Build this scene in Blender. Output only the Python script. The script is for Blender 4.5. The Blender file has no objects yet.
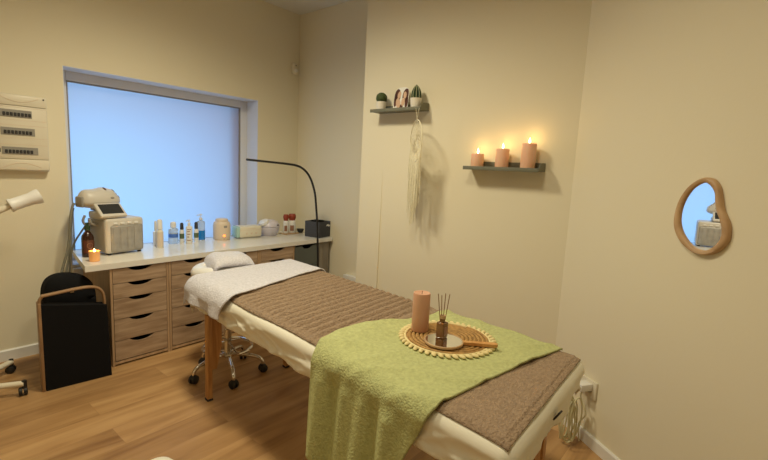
import bpy, bmesh, math, random
from mathutils import Vector, Matrix, noise
random.seed(7)
PI = math.pi
S = bpy.context.scene
COL = S.collection

# ------------------------------------------------------------------ camera
cam_data = bpy.data.cameras.new('camera')
cam = bpy.data.objects.new('camera', cam_data)
COL.objects.link(cam)
cam_data.sensor_fit = 'HORIZONTAL'
cam_data.sensor_width = 36.0
cam_data.lens = 36.0 * 435.0 / 768.0
cam_data.clip_start = 0.03
# rows: world X, Y, Z axes seen from the camera (x right, y down, z forward)
RX = (0.63788, -0.07401, 0.76657)
RY = (-0.76860, -0.12347, 0.62771)
RZ = (0.04848, -0.98945, -0.13587)
def _orth():
    x = Vector(RX).normalized()
    z = Vector(RZ); z = (z - x * z.dot(x)).normalized()
    y = z.cross(x)
    if y.z < 0: y = -y
    return x, y, z
_x, _y, _z = _orth()
M = Matrix(((_x.x, -_x.y, -_x.z, 0.0), (_y.x, -_y.y, -_y.z, 0.0), (_z.x, -_z.y, -_z.z, 1.49), (0, 0, 0, 1)))
cam.matrix_world = M
S.camera = cam

# ------------------------------------------------------------------ world and light
W = bpy.data.worlds.new('daylight'); S.world = W
W.use_nodes = True
bg = W.node_tree.nodes['Background']
bg.inputs['Color'].default_value = (0.27, 0.58, 1.0, 1)
bg.inputs['Strength'].default_value = 1.6

S.view_settings.view_transform = 'Standard'
S.view_settings.look = 'None'
S.view_settings.exposure = 0.30
S.view_settings.gamma = 1.0
S.view_settings.use_curve_mapping = False

WARM = (1.0, 0.90, 0.64)
def spot(name, loc, target, power, size_deg, blend=0.6, radius=0.17, color=WARM):
    d = bpy.data.lights.new(name, 'SPOT')
    d.energy = power; d.color = color; d.spot_size = math.radians(size_deg); d.spot_blend = blend
    d.shadow_soft_size = radius
    o = bpy.data.objects.new(name, d); COL.objects.link(o)
    o.location = loc
    o.rotation_euler = (Vector(target) - Vector(loc)).to_track_quat('-Z', 'Y').to_euler()
    return o
spot('ceiling_spot', (1.25, 2.30, 3.04), (1.25, 2.30, 0), 132, 168, 0.9)
spot('ceiling_spot', (1.00, 1.00, 3.04), (1.00, 1.00, 0), 56, 168, 0.9)
spot('ceiling_spot', (-0.50, 0.90, 3.04), (-0.50, 0.90, 0), 24, 168, 0.9)

# ------------------------------------------------------------------ materials
def srgb(r, g, b):
    def f(c):
        c /= 255.0
        return c / 12.92 if c <= 0.04045 else ((c + 0.055) / 1.055) ** 2.4
    return (f(r), f(g), f(b), 1.0)

def mat(name, color, rough=0.5, metal=0.0, var=0.0, vscale=20.0, bump=0.0, bscale=200.0, stretch=None,
        bdist=0.004, emit=None, estr=0.0, trans=0.0, sheen=0.0, spec=None, dark=None, sss=0.0):
    m = bpy.data.materials.new(name); m.use_nodes = True
    nt = m.node_tree; p = nt.nodes['Principled BSDF']
    p.inputs['Base Color'].default_value = color
    p.inputs['Roughness'].default_value = rough
    p.inputs['Metallic'].default_value = metal
    if spec is not None: p.inputs['Specular IOR Level'].default_value = spec
    if trans: p.inputs['Transmission Weight'].default_value = trans
    if sheen:
        p.inputs['Sheen Weight'].default_value = sheen
        p.inputs['Sheen Roughness'].default_value = 0.5
        p.inputs['Sheen Tint'].default_value = color
    if sss:
        p.inputs['Subsurface Weight'].default_value = sss
        p.inputs['Subsurface Radius'].default_value = (0.03, 0.012, 0.006)
        p.inputs['Subsurface Scale'].default_value = 0.6
    if emit:
        p.inputs['Emission Color'].default_value = emit
        p.inputs['Emission Strength'].default_value = estr
    if var or bump:
        tc = nt.nodes.new('ShaderNodeTexCoord')
        vec = tc.outputs['Object']
        if stretch:
            mp = nt.nodes.new('ShaderNodeMapping'); mp.inputs['Scale'].default_value = stretch
            nt.links.new(vec, mp.inputs['Vector']); vec = mp.outputs['Vector']
    if var:
        n = nt.nodes.new('ShaderNodeTexNoise'); n.inputs['Scale'].default_value = vscale; n.inputs['Detail'].default_value = 5
        nt.links.new(vec, n.inputs['Vector'])
        r = nt.nodes.new('ShaderNodeValToRGB')
        d = dark if dark else tuple(c * (1 - var) for c in color[:3]) + (1,)
        l = tuple(min(1, c * (1 + var * 0.6)) for c in color[:3]) + (1,)
        r.color_ramp.elements[0].position = 0.3; r.color_ramp.elements[0].color = d
        r.color_ramp.elements[1].position = 0.7; r.color_ramp.elements[1].color = l
        nt.links.new(n.outputs['Fac'], r.inputs['Fac'])
        nt.links.new(r.outputs['Color'], p.inputs['Base Color'])
    if bump:
        n2 = nt.nodes.new('ShaderNodeTexNoise'); n2.inputs['Scale'].default_value = bscale; n2.inputs['Detail'].default_value = 3
        nt.links.new(vec, n2.inputs['Vector'])
        b = nt.nodes.new('ShaderNodeBump'); b.inputs['Strength'].default_value = bump; b.inputs['Distance'].default_value = bdist
        nt.links.new(n2.outputs['Fac'], b.inputs['Height']); nt.links.new(b.outputs['Normal'], p.inputs['Normal'])
    return m

def wood(name, c1, c2, scale=(3, 40, 40), rough=0.45):
    m = bpy.data.materials.new(name); m.use_nodes = True
    nt = m.node_tree; p = nt.nodes['Principled BSDF']; p.inputs['Roughness'].default_value = rough
    tc = nt.nodes.new('ShaderNodeTexCoord'); mp = nt.nodes.new('ShaderNodeMapping')
    mp.inputs['Scale'].default_value = scale
    nt.links.new(tc.outputs['Object'], mp.inputs['Vector'])
    n = nt.nodes.new('ShaderNodeTexNoise'); n.inputs['Scale'].default_value = 1.0; n.inputs['Detail'].default_value = 6
    n.inputs['Distortion'].default_value = 0.6
    nt.links.new(mp.outputs['Vector'], n.inputs['Vector'])
    r = nt.nodes.new('ShaderNodeValToRGB')
    r.color_ramp.elements[0].position = 0.32; r.color_ramp.elements[0].color = c1
    r.color_ramp.elements[1].position = 0.68; r.color_ramp.elements[1].color = c2
    nt.links.new(n.outputs['Fac'], r.inputs['Fac']); nt.links.new(r.outputs['Color'], p.inputs['Base Color'])
    return m

def floor_mat():
    m = bpy.data.materials.new('oak_laminate'); m.use_nodes = True
    nt = m.node_tree; p = nt.nodes['Principled BSDF']; p.inputs['Roughness'].default_value = 0.42
    p.inputs['Specular IOR Level'].default_value = 0.35
    L = nt.links.new
    tc = nt.nodes.new('ShaderNodeTexCoord')
    br = nt.nodes.new('ShaderNodeTexBrick')
    br.offset = 0.37; br.inputs['Scale'].default_value = 1.0
    br.inputs['Brick Width'].default_value = 1.28; br.inputs['Row Height'].default_value = 0.195
    br.inputs['Mortar Size'].default_value = 0.0009; br.inputs['Mortar Smooth'].default_value = 0.3; br.inputs['Bias'].default_value = 0.0
    br.inputs['Color1'].default_value = (0.15, 0.15, 0.15, 1); br.inputs['Color2'].default_value = (0.85, 0.85, 0.85, 1)
    br.inputs['Mortar'].default_value = (0.5, 0.5, 0.5, 1)
    L(tc.outputs['Object'], br.inputs['Vector'])
    # per-plank offset of the grain
    sc = nt.nodes.new('ShaderNodeVectorMath'); sc.operation = 'MULTIPLY'; sc.inputs[1].default_value = (7, 13, 3)
    L(br.outputs['Color'], sc.inputs[0])
    ad = nt.nodes.new('ShaderNodeVectorMath'); ad.operation = 'ADD'
    mp = nt.nodes.new('ShaderNodeMapping'); mp.inputs['Scale'].default_value = (1.1, 9, 1)
    L(tc.outputs['Object'], mp.inputs['Vector']); L(mp.outputs['Vector'], ad.inputs[0]); L(sc.outputs['Vector'], ad.inputs[1])
    n = nt.nodes.new('ShaderNodeTexNoise'); n.inputs['Scale'].default_value = 1.0; n.inputs['Detail'].default_value = 7; n.inputs['Distortion'].default_value = 0.9
    L(ad.outputs['Vector'], n.inputs['Vector'])
    r = nt.nodes.new('ShaderNodeValToRGB')
    e = r.color_ramp.elements
    e[0].position = 0.28; e[0].color = srgb(146, 108, 70)
    e[1].position = 0.72; e[1].color = srgb(200, 162, 116)
    k = r.color_ramp.elements.new(0.5); k.color = srgb(182, 143, 98)
    L(n.outputs['Fac'], r.inputs['Fac'])
    # plank to plank tone
    mx = nt.nodes.new('ShaderNodeMix'); mx.data_type = 'RGBA'; mx.blend_type = 'MULTIPLY'; mx.inputs['Factor'].default_value = 1.0
    rr = nt.nodes.new('ShaderNodeValToRGB')
    rr.color_ramp.elements[0].color = (0.84, 0.81, 0.77, 1); rr.color_ramp.elements[1].color = (1.05, 1.04, 1.0, 1)
    L(br.outputs['Color'], rr.inputs['Fac'])
    L(r.outputs['Color'], mx.inputs['A']); L(rr.outputs['Color'], mx.inputs['B'])
    m2 = nt.nodes.new('ShaderNodeMix'); m2.data_type = 'RGBA'; m2.blend_type = 'MIX'
    m2.inputs['B'].default_value = srgb(156, 118, 80)
    L(br.outputs['Fac'], m2.inputs['Factor']); L(mx.outputs['Result'], m2.inputs['A'])
    L(m2.outputs['Result'], p.inputs['Base Color'])
    return m

def film_mat():
    m = bpy.data.materials.new('frosted_film'); m.use_nodes = True
    nt = m.node_tree; L = nt.links.new
    nt.nodes.remove(nt.nodes['Principled BSDF'])
    out = nt.nodes['Material Output']
    t = nt.nodes.new('ShaderNodeBsdfTranslucent'); t.inputs['Color'].default_value = (0.95, 0.97, 1.0, 1)
    d = nt.nodes.new('ShaderNodeBsdfDiffuse'); d.inputs['Color'].default_value = (0.55, 0.55, 0.6, 1)
    g = nt.nodes.new('ShaderNodeBsdfGlossy'); g.inputs['Roughness'].default_value = 0.4
    a = nt.nodes.new('ShaderNodeMixShader'); a.inputs[0].default_value = 0.3
    b = nt.nodes.new('ShaderNodeMixShader'); b.inputs[0].default_value = 0.03
    L(t.outputs[0], a.inputs[1]); L(d.outputs[0], a.inputs[2]); L(a.outputs[0], b.inputs[1]); L(g.outputs[0], b.inputs[2])
    L(b.outputs[0], out.inputs['Surface'])
    return m

M_ = {}
M_['wall'] = mat('wall_paint', (0.82, 0.755, 0.585, 1), 0.75, bump=0.08, bscale=60, spec=0.2)
M_['ceiling'] = mat('ceiling_paint', (0.74, 0.72, 0.66, 1), 0.8, bump=0.05, bscale=60, spec=0.2)
M_['ext'] = mat('pink_blocker', srgb(218, 148, 140), 0.9, var=0.06, vscale=5)  # for the added blockers outside, pink to tint daylight on the film
M_['white'] = mat('white_paint', (0.80, 0.79, 0.76, 1), 0.4)
M_['floor'] = floor_mat()
M_['film'] = film_mat()
M_['frame'] = mat('window_frame_paint', (0.76, 0.77, 0.81, 1), 0.45)
M_['desk'] = mat('white_gloss_laminate', (0.82, 0.80, 0.75, 1), 0.16, var=0.02, vscale=3)
M_['ash'] = wood('pale_brown_wood', srgb(152, 126, 102), srgb(190, 164, 138), (4, 4, 34))
M_['ash_side'] = wood('pale_brown_carcass', srgb(166, 136, 106), srgb(192, 162, 130), (30, 30, 3))
M_['beech'] = wood('beech', srgb(168, 118, 66), srgb(204, 154, 98), (40, 40, 4))
M_['bent'] = wood('bent_birch', srgb(138, 106, 76), srgb(164, 130, 96), (5, 5, 5))
M_['mirror_wood'] = wood('oak_rim', srgb(178, 142, 104), srgb(204, 170, 128), (10, 10, 10))
M_['black'] = mat('black_fabric', (0.008, 0.008, 0.009, 1), 0.9, bump=0.2, bscale=400, spec=0.15)
M_['black_metal'] = mat('black_metal', (0.015, 0.015, 0.017, 1), 0.4, metal=0.0, var=0.1)
M_['dark_unit'] = mat('dark_grey_lacquer', srgb(92, 98, 94), 0.3, var=0.1, vscale=4)
M_['grey_board'] = mat('warm_grey_board', srgb(140, 132, 120), 0.6, var=0.06, vscale=6)
M_['box_grey'] = mat('dark_grey_felt', srgb(70, 71, 77), 0.85, var=0.12, vscale=60, bump=0.2)
M_['chrome'] = mat('chrome', (0.75, 0.73, 0.70, 1), 0.12, metal=1.0, var=0.03)
M_['rubber'] = mat('black_rubber', (0.015, 0.014, 0.014, 1), 0.55, var=0.1)
M_['plastic'] = mat('cream_plastic', srgb(226, 218, 198), 0.4, var=0.03, vscale=6)
M_['machine'] = mat('warm_grey_plastic', srgb(206, 200, 190), 0.4, var=0.03, vscale=6)
M_['plastic_white'] = mat('white_plastic', srgb(232, 230, 226), 0.35, var=0.02, vscale=6)
M_['plastic_grey'] = mat('grey_plastic', srgb(150, 146, 138), 0.42, var=0.05, vscale=8)
M_['panel_silver'] = mat('silver_panel', srgb(170, 166, 160), 0.45, metal=0.3, var=0.15, vscale=18)
M_['screen'] = mat('screen_glass', srgb(50, 52, 54), 0.15, var=0.1, vscale=3)
M_['hose'] = mat('grey_hose', srgb(120, 118, 106), 0.5, var=0.1)
M_['amber'] = mat('amber_glass', srgb(46, 21, 12), 0.12, var=0.1)
M_['amber_light'] = mat('amber_brown_glass', srgb(150, 104, 62), 0.1, trans=0.4, var=0.1)
M_['wax'] = mat('terracotta_wax', srgb(208, 160, 132), 0.55, var=0.05, vscale=12, sss=0.15)
M_['wax_pink'] = mat('peach_wax', srgb(238, 190, 158), 0.55, var=0.05, vscale=12, sss=0.25)
M_['wax_glow'] = mat('glowing_wax', srgb(238, 170, 110), 0.5, var=0.03, emit=srgb(255, 170, 90), estr=0.25, sss=0.3)
M_['flame'] = mat('flame', (1, 0.8, 0.4, 1), 0.5, emit=(1.0, 0.72, 0.28, 1), estr=22.0)
M_['wick'] = mat('wick', (0.02, 0.015, 0.01, 1), 0.9, var=0.1)
M_['shelf'] = mat('grey_green_shelf', srgb(114, 114, 98), 0.6, var=0.08, vscale=14)
M_['pot'] = mat('white_ceramic', srgb(232, 226, 212), 0.35, var=0.02)
M_['plant'] = mat('cactus_green', srgb(62, 78, 34), 0.7, var=0.4, vscale=60, bump=0.5, bscale=150)
M_['plant_dark'] = mat('dark_cactus_green', srgb(38, 62, 34), 0.65, var=0.3, vscale=40)
M_['cream_line'] = mat('cream_spines', srgb(188, 188, 150), 0.7, var=0.1)
M_['cotton'] = mat('macrame_cotton', srgb(232, 224, 196), 0.95, var=0.12, vscale=50)
M_['cream'] = mat('cream_sheet', srgb(240, 236, 220), 0.85, bump=0.12, bscale=240, sheen=0.1, var=0.03, vscale=5)
M_['quilt'] = mat('brown_fleece', srgb(160, 136, 112), 0.95, var=0.20, vscale=70, bump=0.9, bscale=110, bdist=0.012, sheen=0.2)
M_['grey_towel'] = mat('grey_towel', srgb(226, 224, 232), 0.95, var=0.14, vscale=80, bump=0.9, bscale=120, bdist=0.012, sheen=0.2)
M_['green'] = mat('sage_green_fleece', srgb(188, 192, 134), 0.95, var=0.16, vscale=60, bump=0.6, bscale=120, bdist=0.010, sheen=0.2)
M_['straw'] = mat('dark_straw', srgb(176, 136, 78), 0.8, var=0.35, vscale=60)
M_['straw_light'] = mat('pale_raffia', srgb(232, 214, 158), 0.8, var=0.12, vscale=40)
M_['mirror'] = mat('mirror_glass', (0.93, 0.94, 0.95, 1), 0.01, metal=1.0)
M_['handle_wood'] = wood('honey_wood', srgb(190, 132, 70), srgb(214, 160, 96), (6, 40, 40))
M_['reed'] = mat('reed', srgb(150, 112, 70), 0.8, var=0.2)
M_['lilac'] = mat('lilac_plastic', srgb(214, 208, 220), 0.35, var=0.02)
M_['beige'] = mat('beige_plastic', srgb(224, 206, 184), 0.4, var=0.02)
M_['red'] = mat('rust_red_cap', srgb(150, 62, 40), 0.45, var=0.08)
M_['label_white'] = mat('white_label', srgb(236, 234, 228), 0.5, var=0.02)
M_['label_brown'] = mat('brown_label', srgb(150, 108, 84), 0.5, var=0.1)
M_['ink'] = mat('dark_print', srgb(52, 50, 50), 0.6, var=0.05)
M_['ink_green'] = mat('green_print', srgb(96, 112, 78), 0.6, var=0.2)
M_['blue_label'] = mat('blue_label', srgb(72, 116, 200), 0.45, var=0.05)
M_['blue_liquid'] = mat('blue_liquid', srgb(24, 128, 210), 0.2, var=0.04)
M_['clear'] = mat('clear_plastic', srgb(222, 236, 248), 0.1, trans=0.55, var=0.01)
M_['pale_green'] = mat('pale_green_panel', srgb(170, 206, 200), 0.25, var=0.04)
M_['orange_led'] = mat('orange_led', srgb(255, 140, 70), 0.4, emit=srgb(255, 120, 50), estr=2.5)
M_['glass_cup'] = mat('candle_glass', srgb(240, 180, 120), 0.12, var=0.02, emit=srgb(255, 150, 60), estr=0.12)  # faint emission stands in for candlelight held in the glass
M_['skin'] = mat('skin_print', srgb(214, 178, 150), 0.5, var=0.05)
M_['hair'] = mat('hair_print', srgb(84, 44, 32), 0.5, var=0.2)
M_['cable'] = mat('cream_cable', srgb(214, 208, 170), 0.5, var=0.03)
M_['bag'] = mat('cloudy_plastic_bag', srgb(190, 190, 150), 0.35, var=0.08, vscale=14, bump=0.5, bscale=40)
M_['tag_black'] = mat('black_tag', (0.02, 0.018, 0.016, 1), 0.6, var=0.1)
M_['steel'] = mat('steel_column', (0.6, 0.58, 0.54, 1), 0.2, metal=1.0, var=0.02)  # plain steel of the stool column

# ------------------------------------------------------------------ helpers
def P(v): return Vector(v)

def finish(name, bm, m, parent=None, smooth=True, angle=40):
    me = bpy.data.meshes.new(name)
    bmesh.ops.recalc_face_normals(bm, faces=bm.faces)
    bm.to_mesh(me); bm.free()
    o = bpy.data.objects.new(name, me); COL.objects.link(o)
    mats = m if isinstance(m, (list, tuple)) else [m]
    for x in mats: me.materials.append(x)
    if smooth:
        for f in me.polygons: f.use_smooth = True
        me.set_sharp_from_angle(angle=math.radians(angle))
    if parent: o.parent = parent
    return o

def tag(o, label, cat, group=None, kind=None):
    if label: o['label'] = label
    if cat: o['category'] = cat
    if group: o['group'] = group
    if kind: o['kind'] = kind
    return o

def thing(name, label, cat, loc=(0, 0, 0), rotz=0.0, group=None):
    o = bpy.data.objects.new(name, None); COL.objects.link(o)
    o.empty_display_size = 0.05
    o.location = loc; o.rotation_euler = (0, 0, rotz)
    return tag(o, label, cat, group)

def copy_tree(o, parent=None):
    c = o.copy(); COL.objects.link(c)
    if parent: c.parent = parent
    for ch in o.children: copy_tree(ch, c)
    return c

def add_box(bm, x0, x1, y0, y1, z0, z1, bevel=0.0, seg=2, mx=None, mi=0):
    r = bmesh.ops.create_cube(bm, size=1.0)
    vs = r['verts']
    for v in vs:
        v.co = Vector((x0 + (v.co.x + .5) * (x1 - x0), y0 + (v.co.y + .5) * (y1 - y0), z0 + (v.co.z + .5) * (z1 - z0)))
    fs = list({f for v in vs for f in v.link_faces})
    if bevel > 0:
        es = list({e for v in vs for e in v.link_edges})
        rr = bmesh.ops.bevel(bm, geom=es, offset=bevel, segments=seg, affect='EDGES', profile=0.5)
        fs = [f for f in set(rr['faces']) | set(f for f in fs if f.is_valid)]
        vs = list({v for f in fs for v in f.verts})
    for f in fs: f.material_index = mi
    if mx is not None:
        for v in vs: v.co = mx @ v.co
    return vs

def box(name, d, m, parent=None, bevel=0.002, seg=2, mx=None):
    bm = bmesh.new(); add_box(bm, *d, bevel=bevel, seg=seg, mx=mx)
    return finish(name, bm, m, parent)

def add_lathe(bm, prof, n=32, c=(0, 0, 0), mi=0, axis=None, sx=1.0, sy=1.0):
    rings = []
    mx = axis if axis is not None else Matrix.Identity(4)
    for r, z in prof:
        if r < 1e-6:
            rings.append([bm.verts.new(mx @ Vector((0, 0, z)) + Vector(c))])
        else:
            rings.append([bm.verts.new(mx @ Vector((r * sx * math.cos(2 * PI * k / n), r * sy * math.sin(2 * PI * k / n), z)) + Vector(c)) for k in range(n)])
    for a, b in zip(rings, rings[1:]):
        for k in range(n):
            k2 = (k + 1) % n
            if len(a) == 1 and len(b) == 1: continue
            if len(a) == 1: f = bm.faces.new((a[0], b[k], b[k2]))
            elif len(b) == 1: f = bm.faces.new((a[k], a[k2], b[0]))
            else: f = bm.faces.new((a[k], a[k2], b[k2], b[k]))
            f.material_index = mi
    return rings

def lathe(name, prof, m, parent=None, n=32, c=(0, 0, 0), axis=None, sx=1.0, sy=1.0, angle=35):
    bm = bmesh.new(); add_lathe(bm, prof, n, c, 0, axis, sx, sy)
    return finish(name, bm, m, parent, angle=angle)

def smooth_path(pts, sub=6):
    pts = [Vector(p) for p in pts]
    if len(pts) < 3 or sub < 2: return pts
    out = []
    for i in range(len(pts) - 1):
        p0 = pts[max(i - 1, 0)]; p1 = pts[i]; p2 = pts[i + 1]; p3 = pts[min(i + 2, len(pts) - 1)]
        for k in range(sub):
            t = k / sub
            out.append(0.5 * ((2 * p1) + (-p0 + p2) * t + (2 * p0 - 5 * p1 + 4 * p2 - p3) * t * t + (-p0 + 3 * p1 - 3 * p2 + p3) * t ** 3))
    out.append(pts[-1])
    return out

def add_tube(bm, pts, r, n=10, sub=1, closed=False, mi=0, flat=None):
    pts = smooth_path(pts, sub) if sub > 1 and not closed else [Vector(p) for p in pts]
    N = len(pts)
    rad = r if callable(r) else (lambda t: r)
    t0 = (pts[1] - pts[0]).normalized()
    up = Vector((0, 0, 1)) if abs(t0.z) < 0.9 else Vector((1, 0, 0))
    nrm = (up - t0 * up.dot(t0)).normalized()
    rings = []
    for i, p in enumerate(pts):
        if closed: t = (pts[(i + 1) % N] - pts[i - 1]).normalized()
        else: t = (pts[min(i + 1, N - 1)] - pts[max(i - 1, 0)]).normalized()
        nrm = (nrm - t * nrm.dot(t))
        nrm = nrm.normalized() if nrm.length > 1e-6 else t.orthogonal().normalized()
        b = t.cross(nrm)
        rr = rad(i / max(1, N - 1))
        fa, fb = flat if flat else (1, 1)
        rings.append([bm.verts.new(p + nrm * rr * fa * math.cos(2 * PI * k / n) + b * rr * fb * math.sin(2 * PI * k / n)) for k in range(n)])
    pairs = list(zip(rings, rings[1:])) + ([(rings[-1], rings[0])] if closed else [])
    for a, b in pairs:
        for k in range(n):
            f = bm.faces.new((a[k], a[(k + 1) % n], b[(k + 1) % n], b[k])); f.material_index = mi
    if not closed:
        for ring, flip in ((rings[0], True), (rings[-1], False)):
            f = bm.faces.new(ring[::-1] if flip else ring); f.material_index = mi
    return rings

def tube(name, pts, r, m, parent=None, n=10, sub=1, closed=False, flat=None):
    bm = bmesh.new(); add_tube(bm, pts, r, n, sub, closed, 0, flat)
    return finish(name, bm, m, parent, angle=50)

def add_prism(bm, poly, a, b, mx=None, mi=0):
    """polygon in local XY, extruded from z=a to z=b, then transformed"""
    mx = mx or Matrix.Identity(4)
    lo = [bm.verts.new(mx @ Vector((x, y, a))) for x, y in poly]
    hi = [bm.verts.new(mx @ Vector((x, y, b))) for x, y in poly]
    n = len(poly)
    fs = [bm.faces.new(lo[::-1]), bm.faces.new(hi)]
    for k in range(n):
        fs.append(bm.faces.new((lo[k], lo[(k + 1) % n], hi[(k + 1) % n], hi[k])))
    for f in fs: f.material_index = mi
    return fs

def prism(name, poly, a, b, m, parent=None, mx=None, bevel=0.0, angle=40):
    bm = bmesh.new(); add_prism(bm, poly, a, b, mx)
    if bevel:
        es = [e for e in bm.edges if len(e.link_faces) == 2 and e.calc_face_angle(0) > 0.9]
        bmesh.ops.bevel(bm, geom=es, offset=bevel, segments=2, affect='EDGES', profile=0.5)
    return finish(name, bm, m, parent, angle=angle)

XZ = Matrix(((1, 0, 0, 0), (0, 0, -1, 0), (0, 1, 0, 0), (0, 0, 0, 1)))    # local XY -> world XZ, extrusion towards -Y

def grid_obj(name, nu, nv, fn, m, parent=None, thick=0.0, mask=None):
    bm = bmesh.new()
    vs = [[bm.verts.new(fn(i / (nu - 1), j / (nv - 1))) for j in range(nv)] for i in range(nu)]
    for i in range(nu - 1):
        for j in range(nv - 1):
            bm.faces.new((vs[i][j], vs[i + 1][j], vs[i + 1][j + 1], vs[i][j + 1]))
    me = bpy.data.meshes.new(name); bm.normal_update()
    up = sum((f.normal.z for f in bm.faces))
    if up < 0:
        for f in bm.faces: f.normal_flip()
    bm.to_mesh(me); bm.free()
    o = bpy.data.objects.new(name, me); COL.objects.link(o); me.materials.append(m)
    for f in me.polygons: f.use_smooth = True
    if parent: o.parent = parent
    if thick:
        s = o.modifiers.new('thickness', 'SOLIDIFY'); s.thickness = thick; s.offset = 1.0
    return o

def struct(o, label=None):
    o['kind'] = 'structure'
    if label: o['label'] = label
    return o

# ------------------------------------------------------------------ the room
CEIL = 3.11
YW = 3.947          # window wall
XS = 3.21           # recessed side wall
XP = 2.775          # wall with the shelves
YP = 2.56           # its far edge
YC = 0.812          # corner with the slanted mirror wall
TM = Vector((0.595, 0.804, 0)).normalized()
NM = Vector((-TM.y, TM.x, 0))          # mirror wall normal, into the room
PC = Vector((XP, YC, 0))
PE = PC - TM * 3.05

bm = bmesh.new(); add_box(bm, -1.75, 3.55, -1.85, 4.3, -0.1, 0.0)
struct(finish('floor', bm, M_['floor'], smooth=False), 'oak plank floor')
bm = bmesh.new(); add_box(bm, -1.75, 3.55, -1.85, 4.3, CEIL, CEIL + 0.1)
struct(finish('ceiling', bm, M_['ceiling'], smooth=False), 'plain pale ceiling')

WX0, WX1, WZ0, WZ1 = 1.025, 2.689, 0.64, 2.135
bm = bmesh.new()
add_box(bm, -1.6, WX0, YW, YW + 0.32, 0, CEIL)
add_box(bm, WX1, XS + .3, YW, YW + 0.32, 0, CEIL)
add_box(bm, WX0, WX1, YW, YW + 0.32, WZ1, CEIL)
add_box(bm, WX0, WX1, YW, YW + 0.32, 0, WZ0)
struct(finish('wall_window', bm, M_['wall'], smooth=False), 'cream painted wall with the window')
bm = bmesh.new(); add_box(bm, XS, XS + 0.3, YP - 0.02, YW, 0, CEIL)
struct(finish('wall_side', bm, M_['wall'], smooth=False), 'recessed cream wall at the end of the desk')
bm = bmesh.new(); add_prism(bm, [(XP, YP), (XP, YC), (XS + .3, YC + 0.6), (XS + .3, YP)], 0, CEIL)
struct(finish('wall_shelf', bm, M_['wall'], smooth=False), 'cream wall carrying the two picture ledges')
bm = bmesh.new()
q0, q1 = PC + TM * 0.0, PE
add_prism(bm, [(q0.x, q0.y), (q1.x, q1.y), (q1.x - NM.x * .3, q1.y - NM.y * .3), (q0.x - NM.x * .3 + TM.x * .35, q0.y - NM.y * .3 + TM.y * .35), (q0.x + .3, q0.y + .3)], 0, CEIL)
struct(finish('wall_mirror', bm, M_['wall'], smooth=False), 'slanted cream wall carrying the small mirror')
bm = bmesh.new(); add_box(bm, -1.75, -1.6, -1.75, YW + .3, 0, CEIL)
struct(finish('wall_left', bm, M_['wall'], smooth=False))
bm = bmesh.new(); add_box(bm, -1.6, 1.4, -1.8, -1.63, 0, CEIL)
struct(finish('wall_back', bm, M_['wall'], smooth=False))

# skirting
def baseboard(name, a, b, nrm, h=0.07, t=0.014):
    a = Vector(a); b = Vector(b); nrm = Vector(nrm)
    prof = [(0, 0), (t, 0), (t, h - 0.008), (t - 0.006, h), (0, h)]
    bm = bmesh.new()
    ra = [bm.verts.new(a + nrm * x + Vector((0, 0, z))) for x, z in prof]
    rb = [bm.verts.new(b + nrm * x + Vector((0, 0, z))) for x, z in prof]
    for k in range(len(prof)):
        bm.faces.new((ra[k], ra[(k + 1) % 5], rb[(k + 1) % 5], rb[k]))
    bm.faces.new(ra[::-1]); bm.faces.new(rb)
    return struct(finish(name, bm, M_['white'], smooth=False))
baseboard('baseboard_window', (-1.6, YW, 0), (XS, YW, 0), (0, -1, 0), 0.082)
baseboard('baseboard_mirror', PC, PE, NM)
baseboard('baseboard_shelf', (XP, YP, 0), (XP, YC, 0), (-1, 0, 0))
baseboard('baseboard_side', (XS, YW, 0), (XS, YP, 0), (-1, 0, 0))

# window: frame, frosted pane, sill
win = struct(thing('window_1', None, None, (0, 0, 0)), 'wide window with a frosted bluish pane in a deep reveal')
FY0, FY1 = 4.144, 4.20
bm = bmesh.new()
add_box(bm, WX0, WX0 + .07, FY0, FY1, WZ0, WZ1, .004)
add_box(bm, WX1 - .072, WX1, FY0, FY1, WZ0, WZ1, .004)
add_box(bm, WX0 + .07, WX1 - .072, FY0, FY1, WZ1 - .072, WZ1, .004)
add_box(bm, WX0 + .07, WX1 - .072, FY0, FY1, WZ0, WZ0 + .07, .004)
finish('window_frame', bm, M_['frame'], win)
bm = bmesh.new()
x0, x1, z0, z1 = WX0 + .06, WX1 - .062, WZ0 + .06, WZ1 - .062
vs = [bm.verts.new((x, FY0 + .03, z)) for x, z in ((x0, z0), (x1, z0), (x1, z1), (x0, z1))]
bm.faces.new(vs)
finish('window_pane', bm, M_['film'], win, smooth=False)
bm = bmesh.new()
g = 0.012
for d in ((WX0 + .07, WX0 + .07 + g, WZ0 + .07, WZ1 - .072), (WX1 - .072 - g, WX1 - .072, WZ0 + .07, WZ1 - .072),
          (WX0 + .07 + g, WX1 - .072 - g, WZ1 - .072 - g, WZ1 - .072), (WX0 + .07 + g, WX1 - .072 - g, WZ0 + .07, WZ0 + .07 + g)):
    add_box(bm, d[0], d[1], FY0 + .012, FY0 + .028, d[2], d[3])
finish('window_gasket', bm, M_['plastic_grey'], win)

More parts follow.
